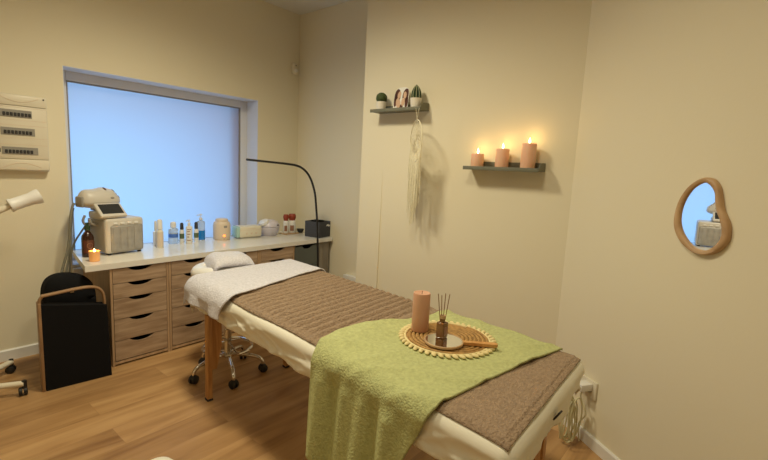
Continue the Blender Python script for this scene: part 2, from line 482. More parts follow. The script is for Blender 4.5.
bm = bmesh.new()
add_box(bm, WX0, WX0 + .004, YW + .001, FY0, WZ0, WZ1); add_box(bm, WX1 - .004, WX1, YW + .001, FY0, WZ0, WZ1)
add_box(bm, WX0 + .004, WX1 - .004, YW + .001, FY0, WZ1 - .004, WZ1); add_box(bm, WX0 + .004, WX1 - .004, YW + .001, FY0, WZ0, WZ0 + .004)
finish('window_reveal', bm, M_['frame'], win, smooth=False)
bm = bmesh.new(); add_box(bm, 0.4, 3.4, 4.275, 4.75, 2.065, 2.25)  # added out of view to block sky light from the pane's top
struct(finish('pane_top_blocker', bm, M_['ext'], smooth=False), 'unseen slab added outside to dim the top of the pane')
bm = bmesh.new(); add_box(bm, 2.50, 2.95, 4.275, 5.6, 0.0, 2.05)  # added out of view so daylight fades to lavender along the pane's side
struct(finish('pane_side_blocker', bm, M_['ext'], smooth=False), 'pinkish outside wall beside the window')

# shallow vertical cable cover on the shelf wall and a ledge in the recess
bm = bmesh.new()
vv_ = [bm.verts.new(p) for p in ((XP, 2.558, 0), (XP, 2.315, 0), (XP - .02, 2.315, 0), (XP - .02, 2.558, 0), (XP, 2.558, 1.5), (XP, 2.315, 1.5), (XP - .001, 2.315, 1.5), (XP - .001, 2.558, 1.5))]
for f_ in ((0, 1, 2, 3), (4, 5, 6, 7), (0, 1, 5, 4), (1, 2, 6, 5), (2, 3, 7, 6), (3, 0, 4, 7)): bm.faces.new([vv_[k] for k in f_])
struct(finish('trim_1', bm, M_['wall'], smooth=False), 'shallow tapering plaster boxing at the far edge of the shelf wall')
box_led = box('trim_2', (XS - 0.055, XS, 2.62, 3.105, 0.30, 0.40), M_['white'], bevel=0.004)
struct(box_led, 'white boxed ledge low in the recess behind the bed')

# ------------------------------------------------------------------ desk and drawer units
YD = 3.312
desk = thing('desk', 'long white desk top running under the window on wooden drawer units', 'desk', (0.93, YD, 0.72))
poly = [(0, 0), (2.255, 0), (2.255, YW - YD - .004), (0.10, YW - YD - .004)]
prism('desk_top', poly, 0.0, 0.04, M_['desk'], desk, bevel=0.002)
epn = box('grey_board', (3.02, 3.165, YD + 0.03, YD + 0.05, 0.0, 0.7185), M_['grey_board'])
tag(epn, 'warm grey upright board under the far desk end beside the floor lamp', 'board')

UW, UD, UH = 0.402, 0.56, 0.72
TOPS = [0.714, 0.603, 0.494, 0.342, 0.182, 0.034]
def notch(x0, x1, z0, z1, nw=0.085, nd=0.03):
    c = (x0 + x1) / 2
    pts = [(x0, z0), (x1, z0), (x1, z1), (c + nw, z1)]
    for k in range(1, 12):
        t = k / 12; u = 1 - 2 * t
        pts.append((c + nw * u, z1 - nd * (1 - abs(u) ** 2.4) ** 0.9))
    pts += [(c - nw, z1), (x0, z1)]
    return pts
def drawer_unit(mw, mside, tops, label):
    u = thing('drawer_unit', label, 'drawer unit', (1.078, 3.324, 0), 0, 'drawer units under the desk')
    bm = bmesh.new()
    add_box(bm, 0, .016, 0, UD, 0.0, UH - .002, .001)
    add_box(bm, UW - .016, UW, 0, UD, 0.0, UH - .002, .001)
    add_box(bm, .016, UW - .016, 0.0, UD, 0.012, 0.030)
    add_box(bm, .016, UW - .016, 0.05, UD, UH - .016, UH - .004)
    add_box(bm, .016, UW - .016, UD - .012, UD, 0.03, UH - .018)
    finish('carcass', bm, mside, u, smooth=False)
    for k in range(len(tops) - 1):
        d = prism('drawer_front', notch(.019, UW - .019, tops[k + 1] + .004, tops[k]), -0.018, 0.0, mw, u, mx=XZ, bevel=0.0)
        bm = bmesh.new()
        add_box(bm, .03, UW - .03, 0.019, UD - .03, tops[k + 1] + .012, tops[k + 1] + .018)
        finish('drawer_bottom', bm, M_['ink'], d, smooth=False)
    return u
u0 = drawer_unit(M_['ash'], M_['ash_side'], TOPS, 'wooden five drawer unit beside the black box, under the beauty machine')
for i, lab in enumerate(('wooden drawer unit second from the black box, just behind the face cradle of the bed',
                         'wooden drawer unit third from the black box, mostly hidden by the grey towelled face cradle',
                         'wooden drawer unit fourth from the black box, next to the dark grey unit')):
    c = copy_tree(u0); c.location.x = 1.078 + (i + 1) * 0.4045; c['label'] = lab
dk = drawer_unit(M_['dark_unit'], M_['dark_unit'], [0.70, 0.50, 0.27, 0.034], 'dark grey drawer unit under the desk beside the floor lamp')
dk.location.x = 1.078 + 4 * 0.4045 + .002; dk.scale.x = 0.78
del dk['group']

# ------------------------------------------------------------------ massage bed
C0 = Vector((1.526, 0.426, 0)); C1 = Vector((1.724, 2.695, 0))
LB = (C1 - C0).length
U = (C1 - C0).normalized(); WP = Vector((U.y, -U.x, 0)); WV = Vector((.9993, .037, 0))
BED_ANG = math.atan2(WP.y, WP.x); SK = WV.dot(U) / WV.dot(WP)
SHEAR = Matrix(((1, 0, 0, 0), (SK, 1, 0, 0), (0, 0, 1, 0), (0, 0, 0, 1)))
def hl(q): return 0.405 - 0.012 * q / 2.2
def hr(q): return 0.432 + 0.018 * math.sin(PI * max(0, min(1, q / LB)))
def hw(q): return hl(q)
ZT, RB = 0.714, 0.040
def nz(x, y, z=0.0, s=1.0): return noise.noise(Vector((x * s, y * s, z)))
def drape(p, q, off=0.0, flare=0.0, wave=0.0):
    """flat cloth coordinates (p across, q along) -> point on the bed's top, rounded edges or sides"""
    cp = max(-(hl(q) - RB), min(hr(q) - RB, p)); cq = max(RB, min(LB - RB, q))
    dx, dy = p - cp, q - cq
    s = math.hypot(dx, dy)
    if s < 1e-9:
        return C0 + U * q + WV * p + Vector((0, 0, ZT + off))
    n = (WV * dx + U * dy) / s
    base = C0 + U * cq + WV * cp
    R = RB + off
    if s < R * PI / 2:
        a = s / R
        return base + n * (R * math.sin(a)) + Vector((0, 0, ZT - RB + R * math.cos(a)))
    d = s - R * PI / 2
    return base + n * (R + flare * d + wave * min(1, 0.25 + d / 0.07)) + Vector((0, 0, ZT - RB - d))

def bp(p, q, z): 
    v = C0 + U * q + WV * p; return Vector((v.x, v.y, z))

bed = thing('massage_bed', 'wooden legged massage bed dressed with sheet and blankets in the middle of the room', 'massage bed', (C0.x, C0.y, 0), BED_ANG)
def bl(p, q, z): return Vector((p, q, z))
bm = bmesh.new(); add_box(bm, -.375, .375, .03, LB - .03, .60, .705, .035, 3, SHEAR)
finish('mattress', bm, M_['cream'], bed)
bm = bmesh.new()
for s in (-1, 1): add_box(bm, s * .33 - .015, s * .33 + .015, .06, LB - .06, .545, .60, .003, 2, SHEAR)
for q in (.06, LB / 2, LB - .09): add_box(bm, -.315, .315, q, q + .03, .545, .60, .003, 2, SHEAR)
finish('under_frame', bm, M_['beech'], bed)
def leg_at(px, py, planks):
    v = Vector((px, py, 0)) - C0
    p, q = v.dot(WP), v.dot(U)
    s = 1 if p > 0 else -1
    bm = bmesh.new()
    mx = Matrix.Translation((p, q, 0))
    add_box(bm, -.016, .016, -.02, .02, 0.012, .56, .004, 2, mx)
    leg = finish('leg', bm, M_['beech'], bed)
    box('foot_cap', (-.018, .018, -.022, .022, 0, .014), M_['rubber'], leg, mx=mx)
    bm = bmesh.new()
    add_prism(bm, [(-.012 * 0, .55), (s * -.062, .55), (s * -.062, .34), (s * -.03, .20), (0, .20)] if s < 0 else [(0, .55), (0, .20), (s * -.03, .20), (s * -.062, .34), (s * -.062, .55)], -.012, .012,
              mx=Matrix.Translation((p - s * .017, q, 0)) @ XZ)
    finish('leg_plank', bm, M_['beech'], leg, smooth=False)
    return leg
leg_at(1.323, 2.444, True); leg_at(1.950, 2.478, True); leg_at(1.828, 0.552, True); leg_at(1.21, 0.60, True)

# face cradle at the far end: white padded ring on an arm
ring = []
cz = 0.705
bm = bmesh.new()
for k in range(40):
    a = 2 * PI * k / 40
    ring.append(Vector((-0.075 + 0.165 * math.cos(a), LB + 0.165 + 0.125 * math.sin(a), cz)))
add_tube(bm, ring, 0.055, 14, closed=True)
cr = finish('face_cradle', bm, M_['plastic_white'], bed)
cr['label'] = 'white padded face cradle'
bm = bmesh.new(); add_box(bm, -.10, .14, LB - .10, LB + .10, .640, .655, .003)
finish('cradle_arm', bm, M_['beech'], cr)

# fitted cream sheet
def sheet_fn(u, v):
    P_ = -0.535 + u * 1.045; Q_ = -0.105 + v * (LB + 0.21)
    edge = P_ < -.355 or P_ > .40 or Q_ < .035
    w = 0.020 * nz(P_ * 3, Q_ * 3, 3.1)
    if edge:
        t = Q_ if Q_ > .035 else P_
        h = P_ if Q_ > .035 else Q_
        r1 = 1 - abs(nz(t * 2.2 + h * 3, h * 13 + t * 3, 1.0)) * 2.4
        r2 = 1 - abs(nz(t * 5 - h * 8, h * 16 - t * 4, 5.0)) * 2.4
        w += 0.015 * max(0, r1) ** 2 + 0.009 * max(0, r2) ** 2 - 0.010
    v_ = drape(P_, Q_, 0.006 + 0.003 * nz(P_ * 5, Q_ * 5), -0.12, w)
    k_ = max(0.0, min(1, max((-P_ - .42) / .05, (P_ - .46) / .05, -Q_ / .04)))
    v_.z += k_ * 0.014 * nz(Q_ * 5, P_ * 5, 2.0)
    return v_
sh = grid_obj('fitted_sheet', 150, 260, sheet_fn, M_['cream'], thick=0.004)
tag(sh, 'cream fitted sheet wrapped over the massage bed, hanging wrinkled at its sides', 'bed sheet')

# ribbed brown blanket lying along the bed
def lerp(a, b, t): return a + (b - a) * t
def quilt_fn(u, v):
    Q_ = 0.016 + v * (1.90 - 0.016)
    left = -lerp(0.400, 0.378, v) + 0.005 * math.sin(Q_ * 7); right = lerp(0.420, 0.452, min(1, v * 2))
    P_ = lerp(left, right, u)
    # ribs fade out towards the near end
    edge = min(u, 1 - u)
    rib = 0.5 - 0.5 * math.cos(2 * PI * (Q_ - 0.02 * P_ + 0.006 * nz(P_ * 5, Q_ * 5)) / 0.054)
    amp = 0.019 * max(0.0, min(1, (Q_ - .76) / .16)) * min(1, edge / .06)
    off = 0.013 + amp * rib + 0.003 * (1 + nz(P_ * 4, Q_ * 4, 5)) + (0.003 * nz(P_ * 16, Q_ * 9, 9) if Q_ < .8 else 0.002 * nz(P_ * 16, Q_ * 9, 9))
    return drape(P_, Q_, off * (1 if min(edge, v) > .012 else .7))
ql = grid_obj('ribbed_blanket', 90, 520, quilt_fn, M_['quilt'], thick=0.006)
tag(ql, 'brown ribbed fleece blanket spread lengthwise over the cream sheet', 'blanket')
bm = bmesh.new()
tg = [drape(-0.03 + .0, -0.004, .03), ]
a0 = bp(-0.035, 0.0, 0.688); a1 = bp(-0.018, -0.006, 0.70)
add_box(bm, -.012, .012, -.003, .003, -.02, .02, .001, 1, Matrix.Translation(bp(-0.02, -0.018, 0.672)) @ Matrix.Rotation(BED_ANG, 4, 'Z') @ Matrix.Rotation(.5, 4, 'X'))
t_ = finish('care_tag', bm, M_['tag_black']); t_.parent = ql; t_['label'] = 'small black care tag'

# grey towel at the head end
def gtowel_fn(u, v):
    P_ = lerp(-0.545, 0.50, u)
    q0 = lerp(1.708, 1.868, max(0, (P_ + .39) / .82)) + 0.008 * math.sin(P_ * 9)
    Q_ = lerp(q0 + (.05 if P_ < -.42 else 0) * min(1, (-.42 - P_) / .1), LB + 0.11, v)
    off = 0.046 + 0.004 * nz(P_ * 5, Q_ * 5, 2) + 0.0025 * nz(P_ * 22, Q_ * 22, 4)
    wv = 0.012 * math.sin(Q_ * 21 + 1) + 0.008 * nz(P_ * 8, Q_ * 8, 6)
    return drape(P_, Q_, off, 0.03, wv)
gt = grid_obj('grey_towel', 130, 80, gtowel_fn, M_['grey_towel'], thick=0.007)
tag(gt, 'pale grey terry towel spread over the head end of the massage bed', 'towel')

# folded grey towel over the face cradle
def cradle_towel(u, v):
    a = lerp(-1.12, 1.12, u); b = lerp(-1.0, 1.0, v)
    sx_, sy_ = 0.145, 0.13
    x = sx_ * math.copysign(min(1, abs(a)) ** 0.9, a); y = sy_ * b
    ea = max(0.0, 1 - min(1, abs(a)) ** 4) ** 0.5; eb = max(0.0, 1 - abs(b) ** 3.2) ** 0.5
    z = 0.760 + 0.055 * ea * (0.35 + 0.65 * eb) - (0.055 * max(0, abs(a) - 1) / .12)
    z += 0.006 * nz(x * 14, y * 14, 3) + 0.012 * x / sx_ * -1
    z -= 0.02 * (1 - eb)
    w = bp(-0.02 + x + .02 * b, LB + 0.17 + y, z)
    return w
ct = grid_obj('folded_towel', 60, 50, cradle_towel, M_['grey_towel'], thick=0.02)
tag(ct, 'folded pale grey towel resting on the white face cradle', 'towel')

# sage green blanket thrown across the bed
def green_fn(u, v):
    P_ = lerp(-0.86, lerp(0.423, 0.455, v), u)
    t = (P_ + 0.40) / 0.823
    qn = lerp(0.275, 0.099, max(0, min(1, t))) + 0.012 * math.sin(PI * max(0, min(1, t))) if P_ > -0.40 else 0.275 + (-0.40 - P_) * 0.46
    pk = [(-9, .90), (-.433, .90), (-.257, .935), (-.154, .925), (-.017, .865), (.1, .80), (.25, .765), (.447, .735), (9, .73)]
    for (a, qa), (b, qb) in zip(pk, pk[1:]):
        if a <= P_ <= b:
            t2 = (P_ - a) / (b - a); qf = lerp(qa, qb, t2)
    Q_ = lerp(qn, qf, v)
    hang = max(0.0, -P_ - 0.42)
    dm = math.hypot(P_ - 0.08, Q_ - 0.515)             # lies flat under the placemat
    flat = max(0.0, min(1, (dm - .20) / .08))
    top = max(0.0, 1 - hang / .06)
    off = 0.024 + 0.017 * max(0, min(1, (Q_ - .72) / .14)) + (0.005 * nz(P_ * 5, Q_ * 5, 12) + 0.009 * max(0, 1 - abs(nz(P_ * 5 + Q_ * 3, Q_ * 4, 21)) * 2.6) ** 2) * flat * top
    ramp = min(1, hang / .10)
    wv = ramp * (0.016 * math.sin(Q_ * 30 + 0.6 + 1.2 * hang) + 0.012 * math.sin(Q_ * 53 + 2.0 - 2 * hang) + 0.012 * nz(Q_ * 9, P_ * 1.2, 8)) * (0.5 + hang * 1.6)
    d = drape(P_, Q_, off, 0.06, wv)
    return d
gb = grid_obj('green_blanket', 200, 120, green_fn, M_['green'], thick=0.008)
tag(gb, 'sage green fleece blanket thrown across the bed and hanging over its near side', 'blanket')
# ------------------------------------------------------------------ on the bed: woven mat, candle, hand mirror, diffuser
ZB = 0.7475
MC = Vector((1.656, 0.957, ZB))
mat_o = thing('woven_placemat', 'round woven straw placemat with pale raffia border on the green blanket', 'placemat', MC)
bm = bmesh.new()
pts = []
turns = 9
for k in range(turns * 40 + 1):
    a = 2 * PI * k / 40; r = 0.02 + 0.162 * (k / (turns * 40))
    pts.append(Vector((r * math.cos(a), r * math.sin(a), 0.006)))
add_tube(bm, pts, 0.0078, 6)
add_lathe(bm, [(0, 0.001), (0.188, 0.001), (0.188, 0.004), (0, 0.004)], 40)
finish('woven_coil', bm, M_['straw'], mat_o)
bm = bmesh.new()
for k in range(44):
    a = 2 * PI * k / 44
    mx = Matrix.Rotation(a, 4, 'Z') @ Matrix.Translation((0.206, 0, 0.007)) @ Matrix.Rotation(0.6, 4, 'Z')
    bmesh.ops.create_uvsphere(bm, u_segments=10, v_segments=6, radius=1.0, matrix=mx @ Matrix.Diagonal((0.017, 0.010, 0.007, 1)))
add_tube(bm, [Vector((0.190 * math.cos(2 * PI * k / 60), 0.190 * math.sin(2 * PI * k / 60), 0.006)) for k in range(60)], 0.006, 8, closed=True)
finish('raffia_border', bm, M_['straw_light'], mat_o)

def candle(name, label, loc, r, h, m, lit=False, group=None, power=0.13):
    c = thing(name, label, 'candle', loc, 0, group)
    prof = [(0, 0), (r * .97, 0), (r, .004), (r, h - .006), (r * .96, h - .001), (r * .8, h - .002), (r * .55, h - .006), (0, h - .008)]
    lathe('wax_body', prof, m, c, 32)
    tube('wick', [(0, 0, h - .009), (0.0008, 0, h + .001), (0.002, 0, h + .006)], 0.0012, M_['wick'], c, 6)
    if lit:
        f = lathe('flame', [(0, 0), (.0042, .004), (.0058, .010), (.0045, .018), (.002, .027), (0, .034)], M_['flame'], c, 12, c=(0.001, 0, h + .002))
        d = bpy.data.lights.new('flame_light', 'POINT'); d.energy = power; d.color = (1.0, 0.62, 0.2); d.shadow_soft_size = 0.012
        lo = bpy.data.objects.new('flame_light', d); COL.objects.link(lo); lo.parent = c; lo.location = (0, 0, h + .045)
    return c
candle('pillar_candle', 'tall unlit terracotta pillar candle on the woven placemat', (1.628, 1.088, ZB + .014), 0.040, 0.180, M_['wax'])

hm_o = thing('hand_mirror', 'round hand mirror with honey wooden rim and handle lying on the placemat', 'hand mirror', (1.575, 0.925, ZB + .0155), 0)
lathe('mirror_rim', [(0, 0), (.078, 0), (.0855, .004), (.0855, .011), (.083, .0135), (.0795, .0125), (.079, .010), (0, .010)], M_['mirror_wood'], hm_o, 48)
lathe('mirror_glass', [(0, .0105), (.0787, .0105), (.0787, .0115), (0, .0115)], M_['mirror'], hm_o, 48)
hd = Vector((1.70, 0.745, 0)) - Vector((1.575, 0.925, 0)); hang_ = math.atan2(hd.y, hd.x)
mx = Matrix.Rotation(hang_, 4, 'Z')
bm = bmesh.new()
add_prism(bm, [(.082, -.012), (.12, -.010), (.19, -.013), (.222, -.013), (.23, -.006), (.23, .006), (.222, .013), (.19, .013), (.12, .010), (.082, .012)], .000, .013, mx)
finish('handle', bm, M_['handle_wood'], hm_o, smooth=False)

df = thing('reed_diffuser', 'small amber glass reed diffuser with thin sticks standing on the hand mirror', 'diffuser', (1.596, 0.950, ZB + .0275))
bm = bmesh.new(); add_box(bm, -.020, .020, -.020, .020, 0, .070, .006, 3)
add_lathe(bm, [(0, .069), (.011, .069), (.011, .092), (.0, .092)], 20)
finish('bottle', bm, M_['amber_light'], df)
lathe('collar', [(0.006, .086), (.0135, .086), (.0135, .100), (.006, .100)], M_['mirror_wood'], df, 20)
box('bottle_label', (-.014, .014, -.0212, -.0202, .016, .054), M_['label_brown'], df, bevel=.0004, mx=Matrix.Rotation(-0.6, 4, 'Z') if False else None)
for k, (dx, dy) in enumerate(((-.024, .016), (-.014, .004), (.004, -.004), (.026, -.012))):
    tube('reed', [(dx * .1, dy * .1, .012), (dx, dy, .198 - .006 * (k % 2))], 0.0019, M_['reed'], df, 6)

# ------------------------------------------------------------------ rolling stool under the bed
st = thing('rolling_stool', 'chrome wheeled stool tucked under the head end of the massage bed', 'stool', (1.60, 2.69, 0))
lathe('column', [(0, .12), (.024, .12), (.024, .33), (.018, .335), (.018, .47), (0, .47)], M_['steel'], st, 20)
lathe('seat', [(0, .465), (.13, .465), (.16, .475), (.17, .50), (.16, .525), (.12, .535), (0, .535)], M_['plastic_white'], st, 36)
bm = bmesh.new()
add_tube(bm, [Vector((.165 * math.cos(2 * PI * k / 40), .165 * math.sin(2 * PI * k / 40), .200)) for k in range(40)], 0.010, 8, closed=True)
for k in range(3):
    a = 2 * PI * k / 3 + .4
    add_tube(bm, [(.02 * math.cos(a), .02 * math.sin(a), .235), (.165 * math.cos(a), .165 * math.sin(a), .200)], 0.007, 8)
finish('foot_ring', bm, M_['chrome'], st)
for k in range(5):
    a = math.radians(176 + 72 * k)
    d = Vector((math.cos(a), math.sin(a), 0))
    lg = tube('leg', [d * .015 + Vector((0, 0, .15)), d * .12 + Vector((0, 0, .135)), d * .20 + Vector((0, 0, .115)), d * .237 + Vector((0, 0, .085)), d * .243 + Vector((0, 0, .05))], lambda t: .0155 - .004 * t, M_['chrome'], st, 10, sub=5)
    bm = bmesh.new()
    ax = Matrix.Rotation(a + .5, 4, 'Z') @ Matrix.Rotation(PI / 2, 4, 'X')
    cpos = d * .243 + Vector((0, 0, .029))
    for s in (-1, 1):
        add_lathe(bm, [(0, s * .006), (.029, s * .006), (.029, s * .020), (.022, s * .025), (0, s * .025)], 20, cpos, 0, ax)
    add_lathe(bm, [(0, -.010), (.022, -.010), (.022, .010), (0, .010)], 14, cpos + Vector((0, 0, .012)), 0, ax)
    finish('caster', bm, M_['rubber'], lg)

# ------------------------------------------------------------------ floor lamp
lp = thing('floor_lamp', 'slim black floor lamp arching over the end of the desk', 'floor lamp', (2.915, 3.22, 0))
lathe('base', [(0, 0), (.12, 0), (.125, .006), (.12, .018), (.02, .022), (0, .022)], M_['black_metal'], lp, 36)
L0 = Vector((2.915, 3.22, 0))
raw = [(2.915, .02), (2.912, .476), (2.887, .912), (2.868, 1.08), (2.849, 1.214), (2.822, 1.30), (2.785, 1.375), (2.735, 1.435), (2.671, 1.476), (2.60, 1.496), (2.525, 1.503), (2.45, 1.508)]
tube('pole', [Vector((x, 3.22, z)) - L0 for x, z in raw], 0.0105, M_['black_metal'], lp, 12, sub=5)
tube('light_bar', [Vector((2.46, 3.22, 1.507)) - L0, Vector((2.28, 3.22, 1.515)) - L0, Vector((2.09, 3.22, 1.523)) - L0], 0.013, M_['black_metal'], lp, 12, flat=(.75, 1.2))
tube('cable', [Vector((.0, .02, .03)), Vector((.06, .05, .012)), Vector((.12, .3, .008)), Vector((.15, .60, .01)), Vector((.16, .70, .05)), Vector((.165, .70, .25))], 0.004, M_['black_metal'], lp, 8, sub=6)

# ------------------------------------------------------------------ shelves and what stands on them
def ledge(label, yfar, ynear, z, rough=None):
    L_ = yfar - ynear
    s = thing('picture_ledge', label, 'shelf', (XP, ynear, z), 0, 'picture ledges on the wall')
    box('shelf_board', (-.115, -.001, 0, L_, 0, .012), M_['shelf'], s, .001)
    box('front_lip', (-.121, -.113, 0, L_, -.004, .020), M_['shelf'], s, .001)
    box('back_rail', (-.013, -.001, 0, L_, .012, .055), M_['shelf'], s, .001)
    bm = bmesh.new()
    pr = [(-.113, .012), (-.10, .035), (-.075, .052), (-.04, .055), (-.012, .055), (-.012, .012)]
    add_prism(bm, pr, 0, .004, Matrix(((1, 0, 0, 0), (0, 0, 1, 0), (0, 1, 0, 0), (0, 0, 0, 1))))
    finish('end_cheek', bm, M_['shelf'], s, smooth=False)
    return s
ledge('grey green picture ledge holding two cacti and a photo', 2.377, 1.895, 1.944)
ledge('grey green picture ledge holding three lit candles', 1.505, 0.985, 1.527)

candle('pillar_candle', 'shortest of the three lit candles on the wall ledge', (2.70, 1.423, 1.5395), 0.043, 0.092, M_['wax_pink'], True, 'lit candles on the wall ledge')
candle('pillar_candle', 'middle height candle of the three lit ones on the wall ledge', (2.70, 1.246, 1.5395), 0.043, 0.126, M_['wax_pink'], True, 'lit candles on the wall ledge')
candle('pillar_candle', 'tallest of the three lit candles on the wall ledge', (2.70, 1.072, 1.5395), 0.045, 0.160, M_['wax_pink'], True, 'lit candles on the wall ledge')

ZS = 1.9575
p1 = thing('potted_cactus', 'small round ball cactus in a white pot on the wall ledge', 'plant', (2.70, 2.300, ZS))
lathe('pot', [(0, 0), (.034, 0), (.041, .060), (.042, .066), (.037, .066), (.035, .054), (0, .054)], M_['pot'], p1, 28)
bm = bmesh.new()
bmesh.ops.create_icosphere(bm, subdivisions=4, radius=.044, matrix=Matrix.Translation((0, 0, .094)))
for v in bm.verts:
    d = (v.co - Vector((0, 0, .094))); v.co = Vector((0, 0, .094)) + d * (1 + .07 * noise.noise(v.co * 120))
finish('cactus_ball', bm, M_['plant'], p1)

p2 = thing('potted_cactus', 'tall ribbed cactus in a white pot at the end of the wall ledge', 'plant', (2.70, 1.965, ZS))
lathe('pot', [(0, 0), (.036, 0), (.044, .066), (.045, .072), (.040, .072), (.038, .058), (0, .058)], M_['pot'], p2, 28)
bm = bmesh.new()
nr = 80
rings = []
for i in range(15):
    t = i / 14; z = .056 + .115 * t
    r = .035 * (math.sin(PI * (0.28 + 0.72 * t)) ** 0.75 if t < 1 else 0.03)
    rings.append([bm.verts.new(((r * (1 + .13 * math.cos(10 * 2 * PI * k / nr))) * math.cos(2 * PI * k / nr), (r * (1 + .13 * math.cos(10 * 2 * PI * k / nr))) * math.sin(2 * PI * k / nr), z)) for k in range(nr)])
for a, b in zip(rings, rings[1:]):
    for k in range(nr): bm.faces.new((a[k], a[(k + 1) % nr], b[(k + 1) % nr], b[k]))
bm.faces.new(rings[-1])
finish('cactus_body', bm, M_['plant_dark'], p2)
bm = bmesh.new()
for j in range(10):
    a = 2 * PI * j / 10
    pts = []
    for i in range(14):
        t = i / 14; z = .056 + .115 * t; r = .0400 * math.sin(PI * (0.28 + 0.72 * t)) ** 0.75
        pts.append((r * math.cos(a), r * math.sin(a), z))
    add_tube(bm, pts, .0017, 5)
finish('spines', bm, M_['cream_line'], p2)

ph = thing('photo_print', 'small photo of two long haired women leaning on the wall ledge', 'photo', (2.700, 2.112, ZS + .003), 0)
# photo stands turned towards the room, leaning a little back
PH = Matrix.Rotation(math.radians(-4), 4, 'Z') @ Matrix.Rotation(math.radians(-90), 4, 'Z') @ Matrix.Rotation(math.radians(82), 4, 'X')
PH = PH @ Matrix.Scale(1.12, 4)
def disc(bm, cx, cy, rx, ry, z0, n=20, rot=0.0):
    add_prism(bm, [(cx + rx * math.cos(2 * PI * k / n) * math.cos(rot) - ry * math.sin(2 * PI * k / n) * math.sin(rot), cy + rx * math.cos(2 * PI * k / n) * math.sin(rot) + ry * math.sin(2 * PI * k / n) * math.cos(rot)) for k in range(n)], z0, z0 + .0006, PH)
bm = bmesh.new()
add_prism(bm, [(-.066, 0), (.066, 0), (.066, .10), (.05, .138), (.02, .148), (-.03, .146), (-.056, .130), (-.066, .10)], -.003, 0.002, PH)
finish('print', bm, M_['label_white'], ph, smooth=False)
bm = bmesh.new()
disc(bm, -.036, .088, .028, .050, .0022); disc(bm, .036, .090, .026, .046, .0022, rot=-.1)
disc(bm, .052, .045, .013, .045, .0022); disc(bm, -.050, .060, .014, .045, .0022)
disc(bm, .008, .014, .016, .016, .0024)
finish('hair', bm, M_['hair'], ph, smooth=False)
bm = bmesh.new()
disc(bm, -.020, .096, .015, .025, .0030, rot=-.15); disc(bm, .032, .092, .014, .024, .0030, rot=.15)
disc(bm, -.022, .040, .020, .036, .0030, rot=.3); disc(bm, .022, .046, .016, .028, .0030)
finish('figures', bm, M_['skin'], ph, smooth=False)

# macrame dream catcher hanging from the ledge
mc = thing('dream_catcher', 'cream macrame dream catcher hanging from the end of the wall ledge', 'wall hanging', (2.646, 1.908, 1.957))
tube('cord', [(.004, .016, -.008), (0, 0.006, -.05), (0, -.002, -.088)], .0016, M_['cotton'], mc, 6)
tube('cord', [(.004, -.014, -.008), (0, -.008, -.05), (0, -.002, -.088)], .0016, M_['cotton'], mc, 6)
HA = math.radians(52)   # the hoop is turned on its cord
hx = Vector((math.cos(HA), math.sin(HA), 0))
RC = Vector((0, -.002, -.243)); RR_ = .150
def hp(a, r): return RC + hx * (r * math.cos(a)) + Vector((0, 0, r * math.sin(a)))
tube('hoop', [hp(2 * PI * k / 48, RR_) for k in range(48)], .004, M_['cotton'], mc, 8, closed=True)
bm = bmesh.new()
NS = 16
for lv in range(6):
    r0 = RR_ * (1 - lv * .15); r1 = RR_ * (1 - (lv + 1) * .15)
    for k in range(NS):
        a0 = 2 * PI * (k + .5 * lv) / NS
        add_tube(bm, [hp(a0, r0), hp(a0 + PI / NS, r1)], .0016, 4)
        add_tube(bm, [hp(a0, r0), hp(a0 - PI / NS, r1)], .0016, 4)
finish('netting', bm, M_['cotton'], mc)
bm = bmesh.new()
rnd = random.Random(3)
for k in range(90):
    a = PI + (k + .5) / 90 * PI
    s = hp(a, RR_ * rnd.uniform(.55, 1.0))
    t = (k + .5) / 90
    ln = rnd.uniform(.27, .40) + .12 * (1 - abs(2 * t - 1)) - (.10 if t > .8 else 0)
    j = Vector((rnd.uniform(-.012, .012), rnd.uniform(-.012, .012), 0))
    mid = s + j * .7 + Vector((0, 0, -ln * .5)); e = s + j + Vector((rnd.uniform(-.004, .004), rnd.uniform(-.004, .004), -ln))
    add_tube(bm, [s, mid, e], .0023, 5, sub=3)
fr = finish('fringe', bm, M_['cotton'], mc)
fr['kind'] = 'stuff'

# ------------------------------------------------------------------ wall mirror
MP = PC - TM * .273
out_ = [(-0.841, 1.523), (-0.889, 1.519), (-0.919, 1.486), (-0.935, 1.439), (-0.949, 1.396), (-0.975, 1.354), (-0.986, 1.316), (-0.982, 1.274), (-0.953, 1.232), (-0.901, 1.205), (-0.841, 1.208), (-0.778, 1.244), (-0.742, 1.297), (-0.735, 1.355), (-0.749, 1.425), (-0.787, 1.488)]
inn_ = [(-0.850, 1.503), (-0.880, 1.494), (-0.903, 1.465), (-0.911, 1.430), (-0.922, 1.393), (-0.943, 1.354), (-0.956, 1.313), (-0.952, 1.277), (-0.928, 1.242), (-0.893, 1.224), (-0.842, 1.231), (-0.797, 1.267), (-0.769, 1.312), (-0.762, 1.364), (-0.774, 1.422), (-0.806, 1.476)]
out_ = [(a + .273, b) for a, b in out_]; inn_ = [(a + .273, b) for a, b in inn_]
def smooth_loop(l, sub=6):
    n = len(l); o = []
    pts = [Vector((a, b, 0)) for a, b in l]
    for i in range(n):
        p0, p1, p2, p3 = pts[i - 1], pts[i], pts[(i + 1) % n], pts[(i + 2) % n]
        for k in range(sub):
            t = k / sub
            o.append(0.5 * ((2 * p1) + (-p0 + p2) * t + (2 * p0 - 5 * p1 + 4 * p2 - p3) * t * t + (-p0 + 3 * p1 - 3 * p2 + p3) * t ** 3))
    return o
mo = MP + TM * (-.573) + Vector((0, 0, 1.205))
wm = thing('wall_mirror_glass', 'small pear shaped mirror in a rounded oak rim on the slanted wall', 'mirror', mo)
wm.name = 'pear_shaped_mirror'
so, si = smooth_loop(out_), smooth_loop(inn_)
